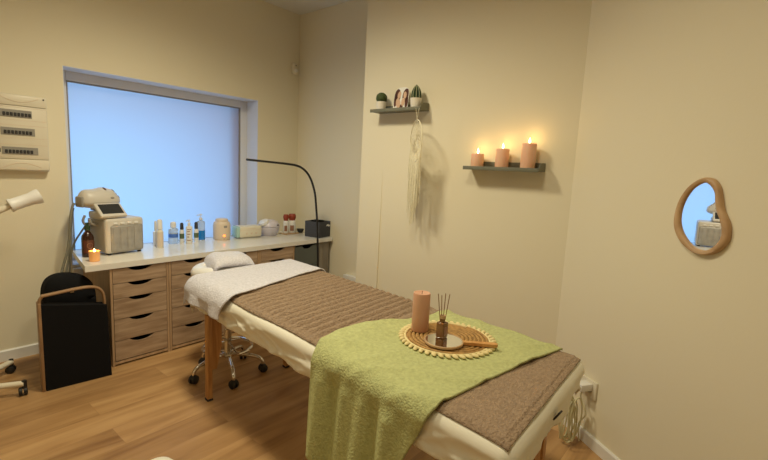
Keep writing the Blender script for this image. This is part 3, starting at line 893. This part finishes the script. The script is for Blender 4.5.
def onw(v, d): return TM * (v.x + .573) + NM * d + Vector((0, 0, v.y - 1.205))
bm = bmesh.new()
n = len(so)
ringsM = [[bm.verts.new(onw(o, .001)) for o in so], [bm.verts.new(onw(o, .014)) for o in so],
          [bm.verts.new(onw(o.lerp(i_, .22), .023)) for o, i_ in zip(so, si)], [bm.verts.new(onw(o.lerp(i_, .75), .023)) for o, i_ in zip(so, si)],
          [bm.verts.new(onw(i_, .017)) for i_ in si], [bm.verts.new(onw(i_, .006)) for i_ in si]]
for a, b in zip(ringsM, ringsM[1:]):
    for k in range(n): bm.faces.new((a[k], a[(k + 1) % n], b[(k + 1) % n], b[k]))
finish('rim', bm, M_['mirror_wood'], wm, angle=60)
bm = bmesh.new()
bm.faces.new([bm.verts.new(onw(i_, .0105 + .0125 * (i_.y - 1.36))) for i_ in si])
o_ = finish('glass', bm, M_['mirror'], wm, smooth=False)

# ------------------------------------------------------------------ wall socket with adapter and hanging cables by the bed foot
def onm(s, z, d): return MP + TM * s + NM * d + Vector((0, 0, z))
MW = Matrix(((TM.x, 0, NM.x, MP.x), (TM.y, 0, NM.y, MP.y), (0, 1, 0, 0), (0, 0, 0, 1)))   # local x along wall, y up, z out
so_ = thing('wall_socket', 'white double wall socket low on the slanted wall by the bed foot', 'socket', onm(-.06, .335, 0))
mxl = Matrix.Translation(-onm(-.06, .335, 0)) @ MW
bm = bmesh.new(); add_box(bm, -.125, -.005, .275, .378, .0005, .012, .004, 2, mxl)
finish('plate', bm, M_['plastic'], so_)
bm = bmesh.new()
add_lathe(bm, [(.020, 0), (.020, .006), (.0, .006)], 24, mxl @ Vector((-.075, .325, .0118)), 0, mxl.to_3x3().to_4x4())
finish('outlet', bm, M_['plastic_grey'], so_)
ad = thing('power_adapter', 'white plug adapter sticking out of the socket by the bed foot', 'adapter', onm(-.035, .345, .012))
mxa = Matrix.Translation(-onm(-.035, .345, .012)) @ MW
bm = bmesh.new(); add_box(bm, -.100, -.035, .322, .362, .012, .085, .005, 2, mxa)
finish('adapter_body', bm, M_['plastic_white'], ad)
bm = bmesh.new(); add_box(bm, -.085, -.050, .315, .323, .05, .075, .001, 1, mxa)
finish('adapter_port', bm, M_['plastic_grey'], ad)
for ci, (lab, s0, d0, b_s) in enumerate((('cream cable dropping from the adapter to the floor', -.03, .07, .02), ('looped cream cable hanging beside the adapter under the bed foot', .03, .09, .07))):
    pts = [onm(s0, .325, d0), onm(s0 + b_s * .3, .22, d0 + .03), onm(s0 + b_s, .11, d0 + .05), onm(s0 + b_s * 1.6 + .10, .05, d0 + .0)]
    if ci: pts = [onm(-.085, .325, .065), onm(-.06, .27, .05), onm(-.10, .19, .04), onm(-.05, .10, .035), onm(-.08, .012, .045)]
    o = tube('cable', [p - pts[-1] for p in pts], .0035, M_['cable'], None, 8, sub=8); o.location = pts[-1]
    tag(o, lab, 'cable')
# long cream cable hanging in a tangle of loops
pts = []
for k in range(9 * 16):
    a = 2 * PI * k / 16; lp_ = k / 16
    w_ = .040 + .020 * math.sin(lp_ * 2.1); hgt = .125 + .012 * math.sin(lp_ * 3.3)
    pts.append(Vector((w_ * math.cos(a) + .022 * math.sin(lp_ * 1.7), .030 * math.sin(lp_ * 2.6), .150 + hgt * math.sin(a) + .006 * math.sin(lp_ * 5))))
ct_ = onm(-.075, 0, .125)
cb = tube('cable_tangle', pts, .0042, M_['cable'], None, 7, sub=2)
cb.location = ct_; cb.rotation_euler = (0, 0, math.radians(-25))
tag(cb, 'tangle of looped cream cable under the bed foot by the socket', 'cable')
# ------------------------------------------------------------------ breaker panel and motion sensor
bpn = thing('breaker_panel', 'cream fuse box with three rows of switches on the wall left of the window', 'fuse box', (0.62, YW, 1.36))
mxp = Matrix.Rotation(math.radians(0), 4, 'Y')
box('housing', (0.0, .292, -.055, 0, 0, .520), M_['plastic'], bpn, .010, 3)
box('front_cover', (.006, .286, -.062, -.054, .085, .440), M_['plastic'], bpn, .003)
for nm, z0, z1, up in (('top_cap', .443, .512, 1), ('bottom_cap', .008, .080, 0)):
    bm = bmesh.new()
    add_box(bm, .006, .286, -.066, -.053, z0, z1, .005, 2)
    cap = finish(nm, bm, M_['plastic'], bpn)
    arc = [(.03 + .21 * t, -.0665, (z0 + .055 - .030 * math.sin(PI * t)) if up else (z0 + .018 + .030 * math.sin(PI * t))) for t in [k / 14 for k in range(15)]]
    tube('groove', arc, .0022, M_['beige'], cap, 6)
for r_, z in enumerate((.392, .272, .142)):
    bm = bmesh.new(); add_box(bm, .03, .225 - .012 * (2 - r_), -.0665, -.060, z - .028, z + .022, .001, 1)
    row = finish('switch_row', bm, M_['plastic_grey'], bpn)
    bm = bmesh.new(); add_box(bm, .002, .022, -.066, -.060, z - .016, z + .012, .001, 1)
    finish('main_switch', bm, M_['ink'], row)
    for k in range(8):
        x = .045 + k * .0195
        bm = bmesh.new(); add_box(bm, x, x + .014, -.0735, -.066, z - .02, z + .003, .002, 1)
        finish('switch', bm, M_['ink'], row)
    for k, zz in enumerate((z + .040, z - .045)):
        bm = bmesh.new(); add_box(bm, .008, .284, -.0632, -.0612, zz - .0012, zz + .0012)
        finish('cover_line', bm, M_['beige'], row)
bm = bmesh.new(); add_lathe(bm, [(0, 0), (.005, 0), (.005, .002), (0, .002)], 10, (.270, -.068, .500), 0, Matrix.Rotation(PI / 2, 4, 'X'))
finish('screw', bm, M_['ink'], bpn)
bpn.location = (0.615, YW, 1.362)

pir = thing('motion_sensor', 'small white motion sensor high in the corner right of the window', 'motion sensor', (3.128, YW, 2.465))
box('sensor_body', (-.030, .030, -.048, 0, .01, .125), M_['plastic'], pir, .012, 3)
lathe('lens', [(0, 0), (.022, 0), (.020, .010), (.012, .016), (0, .018)], M_['plastic_white'], pir, 20, c=(0, -.046, .045), axis=Matrix.Rotation(PI / 2, 4, 'X'))
box('indicator', (-.006, .006, -.0495, -.047, .092, .104), M_['ink'], pir, .001)

# ------------------------------------------------------------------ on the desk
ZD = 0.7602
mcx = Vector((1.149, 3.572, ZD)); ANG = math.atan2(0.045, 0.269)
bmch = thing('beauty_machine', 'cream beauty treatment machine with a tilted screen at the end of the desk', 'beauty machine', mcx, ANG)
box('body', (0.0, .285, .004, .25, .012, .276), M_['machine'], bmch, .022, 4)
box('side_panel', (-.006, .018, .02, .25, .02, .262), M_['plastic_grey'], bmch, .006, 2)
bm = bmesh.new(); add_box(bm, .03, .270, -.004, .012, .022, .222, .012, 3)
fp = finish('front_panel', bm, M_['panel_silver'], bmch); fp['label'] = 'brushed silver front panel'
for k in range(4):
    box('front_rib', (.045 + k * .052, .083 + k * .052, -.008, -.003, .04, .205), M_['panel_silver'], fp, .003)
for k in range(4):
    box('button', (.05 + k * .052, .080 + k * .052, -.003, .008, .232, .246), M_['plastic_white'], bmch, .003)
for sx_ in (0.03, .255):
    for sy_ in (.03, .24):
        lathe('rubber_foot', [(0, 0), (.014, 0), (.014, .013), (0, .013)], M_['rubber'], bmch, 14, c=(sx_, sy_, 0))
MS = Matrix.Translation((-.030, .006, .290)) @ Matrix.Rotation(math.radians(-50), 4, 'X')
bm = bmesh.new(); add_box(bm, .0, .190, -.010, .016, 0, .138, .008, 3, MS)
sc_ = finish('screen_housing', bm, M_['machine'], bmch)
bm = bmesh.new(); add_box(bm, .020, .172, -.0125, -.008, .024, .122, .001, 1, MS)
finish('screen', bm, M_['screen'], sc_)
bm = bmesh.new(); add_box(bm, .0, .16, .075, .25, .262, .318, .015, 3)
finish('top_hump', bm, M_['machine'], bmch)
# hooks and rack behind the screen
bm = bmesh.new()
add_tube(bm, [(.002, .20, .20), (-.045, .19, .215), (-.065, .19, .25), (-.05, .19, .29)], .009, 8, sub=4)
add_tube(bm, [(.002, .12, .22), (-.045, .11, .235), (-.060, .11, .27)], .009, 8, sub=4)
finish('handle_rack', bm, M_['plastic_grey'], bmch)

# LED face mask lying on top
mk = thing('face_mask_device', 'cream rounded face mask device resting on top of the beauty machine', 'face mask', (1.178, 3.795, ZD + .335), ANG + .05)
def mask_pt(a, b):
    x = .145 * math.sin(a); rr = max(0.0, math.cos(a)) ** .62
    hgt = (.105 if math.sin(b) > 0 else .055) * (1 - .22 * max(0, math.sin(a)))
    y = -.085 * rr * math.cos(b); z = .055 + hgt * rr * math.sin(b)
    z += .014 * math.exp(-((x - .085) / .022) ** 2 - ((b - 1.0) / .5) ** 2) + .008 * math.sin(a * 5) * rr * max(0, math.sin(b))
    return Vector((x, y, z))
mko = grid_obj('mask_shell', 44, 48, lambda u, v: mask_pt(lerp(-PI / 2, PI / 2, u), 2 * PI * v), M_['machine'], mk)
for (a, b, w_, h_) in ((.16, 1.15, .015, .022), (.62, 1.0, .010, .015), (.84, 1.0, .008, .013), (1.02, .7, .007, .012), (.40, .30, .028, .008)):
    c = mask_pt(a, b); e1 = mask_pt(a + .01, b) - c; e2 = mask_pt(a, b + .01) - c
    nrm = e2.cross(e1).normalized()
    if nrm.dot(c - Vector((0, 0, .055))) < 0: nrm = -nrm
    mt = Matrix.Translation(c) @ nrm.to_track_quat('Z', 'Y').to_matrix().to_4x4()
    bm = bmesh.new(); bmesh.ops.create_uvsphere(bm, u_segments=14, v_segments=8, radius=1, matrix=mt @ Matrix.Diagonal((w_ * .6, h_, .004, 1)))
    finish('slot', bm, M_['hair'] if a < .3 else M_['plastic_grey'], mk)
bm = bmesh.new(); add_box(bm, -.150, -.122, -.045, .045, .015, .095, .012, 2)
finish('strap', bm, M_['plastic_grey'], mk)
bm = bmesh.new(); add_box(bm, -.04, .03, -.03, .05, -.015, .03, .006, 2)
finish('support', bm, M_['plastic_grey'], mk)

hb = Vector((0.86, 3.60, 0.0))
hose_paths = [
    [(1.018, 3.80, 1.135), (1.005, 3.79, 1.12), (.985, 3.77, 1.05), (.968, 3.75, .93), (.945, 3.74, .79), (.90, 3.72, .65), (.87, 3.68, .50), (.86, 3.60, .34)],
    [(1.022, 3.84, 1.10), (1.012, 3.84, 1.05), (1.000, 3.84, .93), (.985, 3.82, .80), (.95, 3.80, .64), (.92, 3.76, .50), (.90, 3.70, .30)],
    [(1.11, 3.72, 1.00), (1.065, 3.70, .99), (1.030, 3.74, .92), (1.000, 3.78, .84), (.978, 3.79, .74), (.965, 3.80, .55), (.96, 3.76, .30)]]
for k, (pp, lab) in enumerate(zip(hose_paths, ('grey hose nearest the wall dropping from the beauty machine past the desk end',
                                               'grey hose arching highest behind the beauty machine and down the desk end',
                                               'grey hose closest to the brown bottle dropping behind the black bag'))):
    o = tube('machine_hose', [Vector(p) - hb for p in pp], .009 - .0012 * k, M_['hose'], None, 10, sub=6); o.location = hb
    tag(o, lab, 'hose', 'hoses of the beauty machine')

# brown glass bottle and tealight
ab = thing('amber_bottle', 'dark brown pump bottle beside the beauty machine and the lit glass candle', 'bottle', (1.047, 3.640, ZD))
lathe('bottle_body', [(0, 0), (.036, 0), (.039, .006), (.039, .140), (.036, .155), (.022, .178), (.015, .186), (.015, .200), (0, .200)], M_['amber'], ab, 32)
lathe('cap', [(0, .196), (.018, .196), (.018, .225), (.010, .230), (.010, .250), (0, .250)], M_['plant_dark'], ab, 20)
bm = bmesh.new()
for k in range(13):
    a0 = math.radians(-150 + 10 * k); a1 = math.radians(-150 + 10 * (k + 1))
    bm.faces.new([bm.verts.new((.0395 * math.cos(a), .0395 * math.sin(a), z)) for a, z in ((a0, .03), (a1, .03), (a1, .125), (a0, .125))])
bmesh.ops.remove_doubles(bm, verts=bm.verts, dist=1e-5)
lb = finish('label', bm, M_['hair'], ab)
tube('emblem', [(.0402 * math.cos(-1.5 + .45 * math.cos(2 * PI * k / 24)), .0402 * math.sin(-1.5 + .45 * math.cos(2 * PI * k / 24)), .085 + .02 * math.sin(2 * PI * k / 24)) for k in range(24)], .0014, M_['label_brown'], ab, 6, closed=True)

tl = thing('glass_candle', 'small lit candle in a glass cup at the corner of the desk', 'candle', (1.030, 3.452, ZD))
lathe('cup', [(0, 0), (.027, 0), (.032, .004), (.0345, .074), (.0325, .074), (.030, .058), (0, .056)], M_['glass_cup'], tl, 32)
lathe('wax_fill', [(0, .0565), (.0298, .0585), (.0298, .060), (0, .060)], M_['wax_glow'], tl, 28)
lathe('flame', [(0, 0), (.004, .004), (.0055, .009), (.004, .016), (0, .026)], M_['flame'], tl, 12, c=(0, 0, .064))
tube('wick', [(0, 0, .058), (0, 0, .066)], .0012, M_['wick'], tl, 6)
d = bpy.data.lights.new('flame_light', 'POINT'); d.energy = .25; d.color = (1, .6, .2); d.shadow_soft_size = .01
lo = bpy.data.objects.new('flame_light', d); COL.objects.link(lo); lo.parent = tl; lo.location = (0, 0, .10)

def bottle(label, x, y, r, hs, ht, body, capm, labm=None, zl=(.03, .08), neck=.35, group=None, pump=False, inner=None):
    b = thing('bottle', label, 'bottle', (x, y, ZD), 0, group)
    lathe('bottle_body', [(0, 0), (r * .94, 0), (r, .004), (r, hs * .86), (r * .92, hs * .94), (r * neck, hs), (r * neck, hs + .008), (0, hs + .008)], body, b, 28)
    if pump:
        bm = bmesh.new()
        add_lathe(bm, [(0, hs + .006), (r * neck * 1.25, hs + .006), (r * neck * 1.25, hs + .024), (r * .12, hs + .026), (r * .12, ht - .014), (0, ht - .014)], 18)
        add_box(bm, -r * .3, r * .3, -r * .22, r * .22, ht - .014, ht, .003, 2)
        add_tube(bm, [(-r * .2, 0, ht - .007), (-r * .9, -r * .3, ht - .008), (-r * 1.05, -r * .35, ht - .016)], .004, 8)
        finish('pump', bm, capm, b)
    else:
        lathe('cap', [(0, hs + .004), (r * neck * 1.3, hs + .004), (r * neck * 1.2, ht - .012), (r * neck * .8, ht - .002), (0, ht)], capm, b, 20)
    if labm:
        lathe('label', [(r * 1.012, zl[0]), (r * 1.012, zl[1])], labm, b, 28)
    return b
bottle('slim cream bottle standing just behind another cream one by the beauty machine', 1.598, 3.819, .022, .125, .211, M_['plastic_white'], M_['plastic'], None)
bb = bottle('slim cream bottle closest to the beauty machine, in front of its twin', 1.585, 3.708, .027, .150, .238, M_['plastic'], M_['plastic_white'], M_['beige'], (.012, .13), neck=.62)
bottle('clear bottle with a blue band label and white cap', 1.753, 3.832, .040, .140, .194, M_['clear'], M_['plastic_white'], M_['blue_label'], (.055, .088), neck=.5)
d1 = bottle('small dropper bottle with black cap standing left of the white pump bottle', 1.822, 3.817, .020, .118, .182, M_['plastic_white'], M_['ink'], M_['ink_green'], (.04, .085), neck=.6)
wp = bottle('white pump bottle with printed lines between the two dropper bottles', 1.862, 3.765, .028, .160, .212, M_['plastic_white'], M_['plastic_white'], None, pump=True)
for k, (z, w_) in enumerate(((.125, 1.0), (.108, .7), (.085, .8), (.06, .5), (.03, .9))):
    bm = bmesh.new()
    for j in range(8):
        a0 = -2.6 + (w_ * 1.2) * j / 8; a1 = -2.6 + (w_ * 1.2) * (j + 1) / 8
        bm.faces.new([bm.verts.new((.0284 * math.cos(a), .0284 * math.sin(a), zz)) for a, zz in ((a0, z - .003), (a1, z - .003), (a1, z + .004), (a0, z + .004))])
    finish('print_line', bm, M_['label_brown'], wp)
bottle('small dropper bottle with black cap standing beside the bottle of blue liquid', 1.945, 3.80, .020, .118, .184, M_['plastic_white'], M_['ink'], M_['ink_green'], (.04, .085), neck=.6)
bq = bottle('clear pump bottle half filled with bright blue liquid', 2.028, 3.874, .037, .185, .245, M_['clear'], M_['plastic_white'], None, pump=True)
lathe('liquid', [(0, .006), (.0374, .006), (.0374, .092), (0, .092)], M_['blue_liquid'], bq, 28)

wx = thing('wax_warmer', 'round beige wax warmer with a small orange light', 'wax warmer', (2.200, 3.805, ZD))
lathe('pot_body', [(0, 0), (.070, 0), (.076, .008), (.079, .05), (.079, .135), (.075, .160), (.066, .172), (0, .172)], M_['beige'], wx, 40)
lathe('lid', [(0, .172), (.056, .172), (.058, .184), (.052, .198), (.03, .204), (0, .206)], M_['beige'], wx, 36)
WXA = math.atan2(-3.8, -2.222)
def onpot(da, r, z): a = WXA + da; return Vector((r * math.cos(a), r * math.sin(a), z))
bm = bmesh.new()
add_lathe(bm, [(0, 0), (.011, 0), (.009, .004), (0, .005)], 16, onpot(.30, .0785, .045), 0, Matrix.Rotation(WXA + .3, 4, 'Z') @ Matrix.Rotation(PI / 2, 4, 'Y'))
finish('indicator_light', bm, M_['orange_led'], wx)
bm = bmesh.new()
for j in range(6):
    a0, a1 = .25 + .4 * j / 6, .25 + .4 * (j + 1) / 6
    bm.faces.new([bm.verts.new(onpot(a, .0796, z)) for a, z in ((a0, .118), (a1, .118), (a1, .140), (a0, .140))])
finish('display', bm, M_['plastic_grey'], wx)

tw = thing('towel_steamer', 'cream rounded box with a pale green end on the desk', 'appliance', (2.335, 3.795, ZD), math.radians(-6))
box('case', (0.02, .255, -.07, .07, .006, .118), M_['plastic'], tw, .020, 4)
box('end_panel', (-.008, .03, -.06, .06, .008, .118), M_['pale_green'], tw, .012, 3)
box('base', (.03, .245, -.062, .062, 0, .008), M_['plastic_grey'], tw, .002)
box('lid_seam', (.019, .256, -.071, .071, .080, .0825), M_['beige'], tw, .0006)
box('latch', (.10, .19, -.0715, -.068, .092, .098), M_['beige'], tw, .001)
for k in range(3): box('knob', (.08 + k * .05, .10 + k * .05, -.073, -.069, .04, .058), M_['beige'], tw, .002)

pw = thing('paraffin_warmer', 'round lilac white warmer pot with tilted lid on the desk', 'warmer', (2.728, 3.790, ZD))
lathe('bowl', [(0, 0), (.075, 0), (.085, .01), (.102, .05), (.108, .085), (.104, .092), (0, .092)], M_['lilac'], pw, 40)
lathe('lid', [(.110, .095), (.108, .11), (.085, .145), (.05, .160), (0, .165)], M_['lilac'], pw, 40)
lathe('raised_ring', [(0, 0), (.05, 0), (.055, .01), (.05, .03), (.03, .038), (0, .04)], M_['plastic_white'], pw, 30, c=(-.07, -.02, .125), axis=Matrix.Rotation(math.radians(-32), 4, 'Y'))
box('vent_slot', (.022, .048, -.106, -.098, .108, .118), M_['ink'], pw, .002)

tr = thing('wooden_tray', 'thin brown wooden tray under the two red capped bottles', 'tray', (2.965, 3.755, ZD))
box('tray_board', (-.09, .09, -.05, .06, 0, .006), M_['mirror_wood'], tr, .002)
box('tray_edge', (-.09, .09, -.054, -.049, 0, .012), M_['mirror_wood'], tr, .001)
def red_bottle(label, x, y, r, ht):
    b = thing('red_capped_bottle', label, 'bottle', (x, y, ZD + .0062), 0, 'red capped bottles on the wooden tray')
    lathe('bottle_body', [(0, 0), (r * .95, 0), (r, .005), (r, .115), (r * .9, .13), (r * .7, .138), (0, .138)], M_['plastic_white'], b, 28)
    lathe('cap', [(0, .134), (r * .74, .134), (r * .78, .150), (r * .95, .160), (r * .98, .185), (r * .75, ht - .012), (0, ht - .010)], M_['red'], b, 24)
    bm = bmesh.new()
    A = math.atan2(-y, -x)
    for j in range(8):
        a0, a1 = A - .5 + j / 8, A - .5 + (j + 1) / 8
        bm.faces.new([bm.verts.new((r * 1.015 * math.cos(a), r * 1.015 * math.sin(a), z)) for a, z in ((a0, .025), (a1, .025), (a1, .085), (a0, .085))])
    finish('label', bm, M_['label_brown'], b)
red_bottle('slimmer red capped white bottle on the wooden tray', 2.925, 3.765, .030, .215)
red_bottle('wider red capped white bottle on the wooden tray, by the black bowl', 3.005, 3.760, .042, .218)

bw = thing('small_bowl', 'small black bowl between the red capped bottles and the dark storage box', 'bowl', (3.105, 3.74, ZD))
lathe('bowl_shell', [(0, 0), (.022, 0), (.026, .004), (.042, .042), (.040, .043), (.024, .008), (0, .006)], M_['black_metal'], bw, 28)
lathe('foot_ring', [(.020, 0), (.026, 0), (.026, .005), (.020, .005)], M_['black_metal'], bw, 24)

# dark storage box, turned on the desk end
sb = thing('storage_box', 'dark grey felt storage box with a white tag at the far end of the desk', 'storage box', (3.112, 3.425, ZD), math.radians(10))
bm = bmesh.new()
x0, x1, y0, y1, H = -.105, .085, -.07, .12, .165
add_box(bm, x0, x1, y0, y0 + .006, 0, H, .001); add_box(bm, x0, x1, y1 - .006, y1, 0, H, .001)
add_box(bm, x0, x0 + .006, y0 + .006, y1 - .006, 0, H, .001); add_box(bm, x1 - .006, x1, y0 + .006, y1 - .006, 0, H, .001)
add_box(bm, x0 + .006, x1 - .006, y0 + .006, y1 - .006, 0, .006)
finish('box_walls', bm, M_['box_grey'], sb)
bm = bmesh.new()
add_tube(bm, [(.015, y0 - .003, .118), (.035, y0 - .004, .128), (.055, y0 - .004, .116), (.07, y0 - .003, .124)], .006, 8, sub=4, flat=(1.4, .3))
finish('white_tag', bm, M_['label_white'], sb)
bm = bmesh.new(); add_box(bm, -.07, .03, -.03, .08, .006, .176, .01, 2)
ins = finish('storage_pouch', bm, M_['black'], None); ins.parent = None
ins.location = (3.112, 3.425, ZD); ins.rotation_euler = (0, 0, math.radians(10))
tag(ins, 'dark pouch peeking out of the felt storage box', 'pouch')

# ------------------------------------------------------------------ black box with bentwood handle, and the bag behind it
bx = thing('bentwood_hamper', 'flat black panelled hamper with pale bentwood frame standing by the desk end', 'hamper', (0.665, 3.245, 0), math.atan2(-.039, .366))
prism('black_panel', [(0.010, 0), (.368, 0), (.355, .505), (-.002, .565)], -.075, 0.0, M_['black'], bx, mx=XZ, bevel=.004)
bm = bmesh.new()
add_box(bm, -.010, .006, -.002, .085, 0.0, .572, .004, 2)
finish('side_frame', bm, M_['bent'], bx)
tube('bentwood_rail', [(.012, .035, .612), (.10, .035, .622), (.19, .035, .632), (.262, .035, .634), (.308, .035, .622), (.335, .035, .592), (.345, .035, .55), (.347, .035, .50)], .016, M_['bent'], bx, 10, sub=5, flat=(.62, 1.25))
tube('rail_post', [(0.0, .035, .55), (.004, .035, .59), (.020, .035, .612)], .014, M_['bent'], bx, 10, sub=4, flat=(.7, 1.2))

def bag2(u, v):
    a = 2 * PI * u; t = v
    z = .70 * (1 - (1 - t) ** 1.6) if t < 1 else .70
    k = (1 - max(0, (t - .55) / .45) ** 3.0)
    rx = .150 * (.92 + .08 * math.sin(t * 3)) * k; ry = .10 * k
    ca, sa = math.cos(a), math.sin(a)
    e = .62
    x = rx * math.copysign(abs(ca) ** e, ca); y = ry * math.copysign(abs(sa) ** e, sa)
    x += .010 * nz(ca * 2, sa * 2, t * 3); y += .010 * nz(ca * 2 + 5, sa * 2, t * 3)
    return Vector((x, y, z - .03 * (x / .15) * (t > .6)))
bg2 = grid_obj('black_bag', 64, 40, bag2, M_['black'], thick=.003)
bg2.location = (0.872, 3.455, 0)
tag(bg2, 'soft black bag standing behind the bentwood hamper under the desk end', 'bag')
bm = bmesh.new(); add_box(bm, -.012, .012, -.010, -.004, 0, .03, .002, 1, Matrix.Translation((-.01, -.098, .585)))
zt_ = finish('zip_pull', bm, M_['chrome'], bg2)

# white socket strip under the desk
sk = thing('power_strip', 'white power strip on the wall below the desk end behind the black bag', 'power strip', (1.02, YW - .002, .50))
box('strip_body', (0, .07, -.035, 0, 0, .12), M_['plastic_white'], sk, .006)
box('strip_switch', (.02, .05, -.040, -.034, .02, .05), M_['plastic_grey'], sk, .002)

# ------------------------------------------------------------------ wheeled steamer at the frame edge
stm = thing('facial_steamer', 'cream wheeled facial steamer with a nozzle arm at the picture edge by the fuse box', 'steamer', (0.27, 3.44, 0))
S0 = Vector((0.27, 3.44, 0))
lathe('pole', [(0, .05), (.022, .05), (.022, .80), (.018, .805), (.018, 1.02), (0, 1.02)], M_['plastic'], stm, 20)
box('steamer_head', (-.10, .08, -.09, .09, .98, 1.22), M_['plastic'], stm, .03, 4)
lathe('hub', [(0, .045), (.06, .045), (.06, .085), (.03, .10), (0, .10)], M_['plastic'], stm, 24)
def to(p): return Vector(p) - S0
tube('nozzle_arm', [(.07, 0, 1.12), to((.42, 3.42, 1.095)), to((.50, 3.405, 1.125)), to((.60, 3.40, 1.178))], .019, M_['plastic'], stm, 14, sub=6)
a_ = to((.590, 3.40, 1.172)); b_ = to((.735, 3.40, 1.228))
dv = (b_ - a_)
axm = dv.to_track_quat('Z', 'Y').to_matrix().to_4x4()
lathe('nozzle', [(0, -.010), (.040, -.010), (.042, .0), (.037, .012), (.038, .10), (.046, .135), (.046, .150), (.036, .152), (.030, .14), (0, .14)], M_['plastic_white'], stm, 30, c=a_, axis=axm)
mxn = Matrix.Translation(a_) @ axm
bm = bmesh.new(); add_box(bm, -.016, .016, -.056, -.034, .03, .115, .006, 2, Matrix.Translation(a_) @ axm @ Matrix.Rotation(math.radians(60), 4, 'Z'))
finish('nozzle_grip', bm, M_['plastic_white'], stm)
for cx, cy in ((0.574, 3.287), (0.585, 3.700), (0.20, 3.76), (0.02, 3.40), (0.22, 3.10)):
    e = to((cx, cy, .075)); d0 = e.copy(); d0.z = 0; d0.normalize()
    lg = tube('leg', [d0 * .04 + Vector((0, 0, .070)), e * .6 + Vector((0, 0, .03)), e], .019, M_['plastic'], stm, 12, sub=4, flat=(.9, 1.0))
    bm = bmesh.new()
    ax = Matrix.Rotation(math.atan2(d0.y, d0.x) + 1.9, 4, 'Z') @ Matrix.Rotation(PI / 2, 4, 'X')
    cp = Vector((e.x, e.y, .026)) - d0 * .008
    for s in (-1, 1):
        add_lathe(bm, [(0, s * .004), (.026, s * .004), (.026, s * .018), (.020, s * .022), (0, s * .022)], 18, cp, 0, ax)
    add_lathe(bm, [(0, 0), (.013, 0), (.013, .05), (0, .05)], 12, (e.x, e.y, .045))
    finish('caster', bm, M_['rubber'], lg)

# round cream pouf whose top just enters the bottom of the picture
pf = thing('round_pouf', 'small round cream pouf whose top shows at the bottom edge', 'pouf', (0.768, 1.868, 0))
lathe('cushion', [(0, 0), (.06, .002), (.085, .02), (.095, .06), (.09, .10), (.06, .135), (.03, .148), (0, .15)], M_['cream'], pf, 36)
lathe('seam', [(.0955, .056), (.098, .06), (.0955, .064)], M_['beige'], pf, 36)
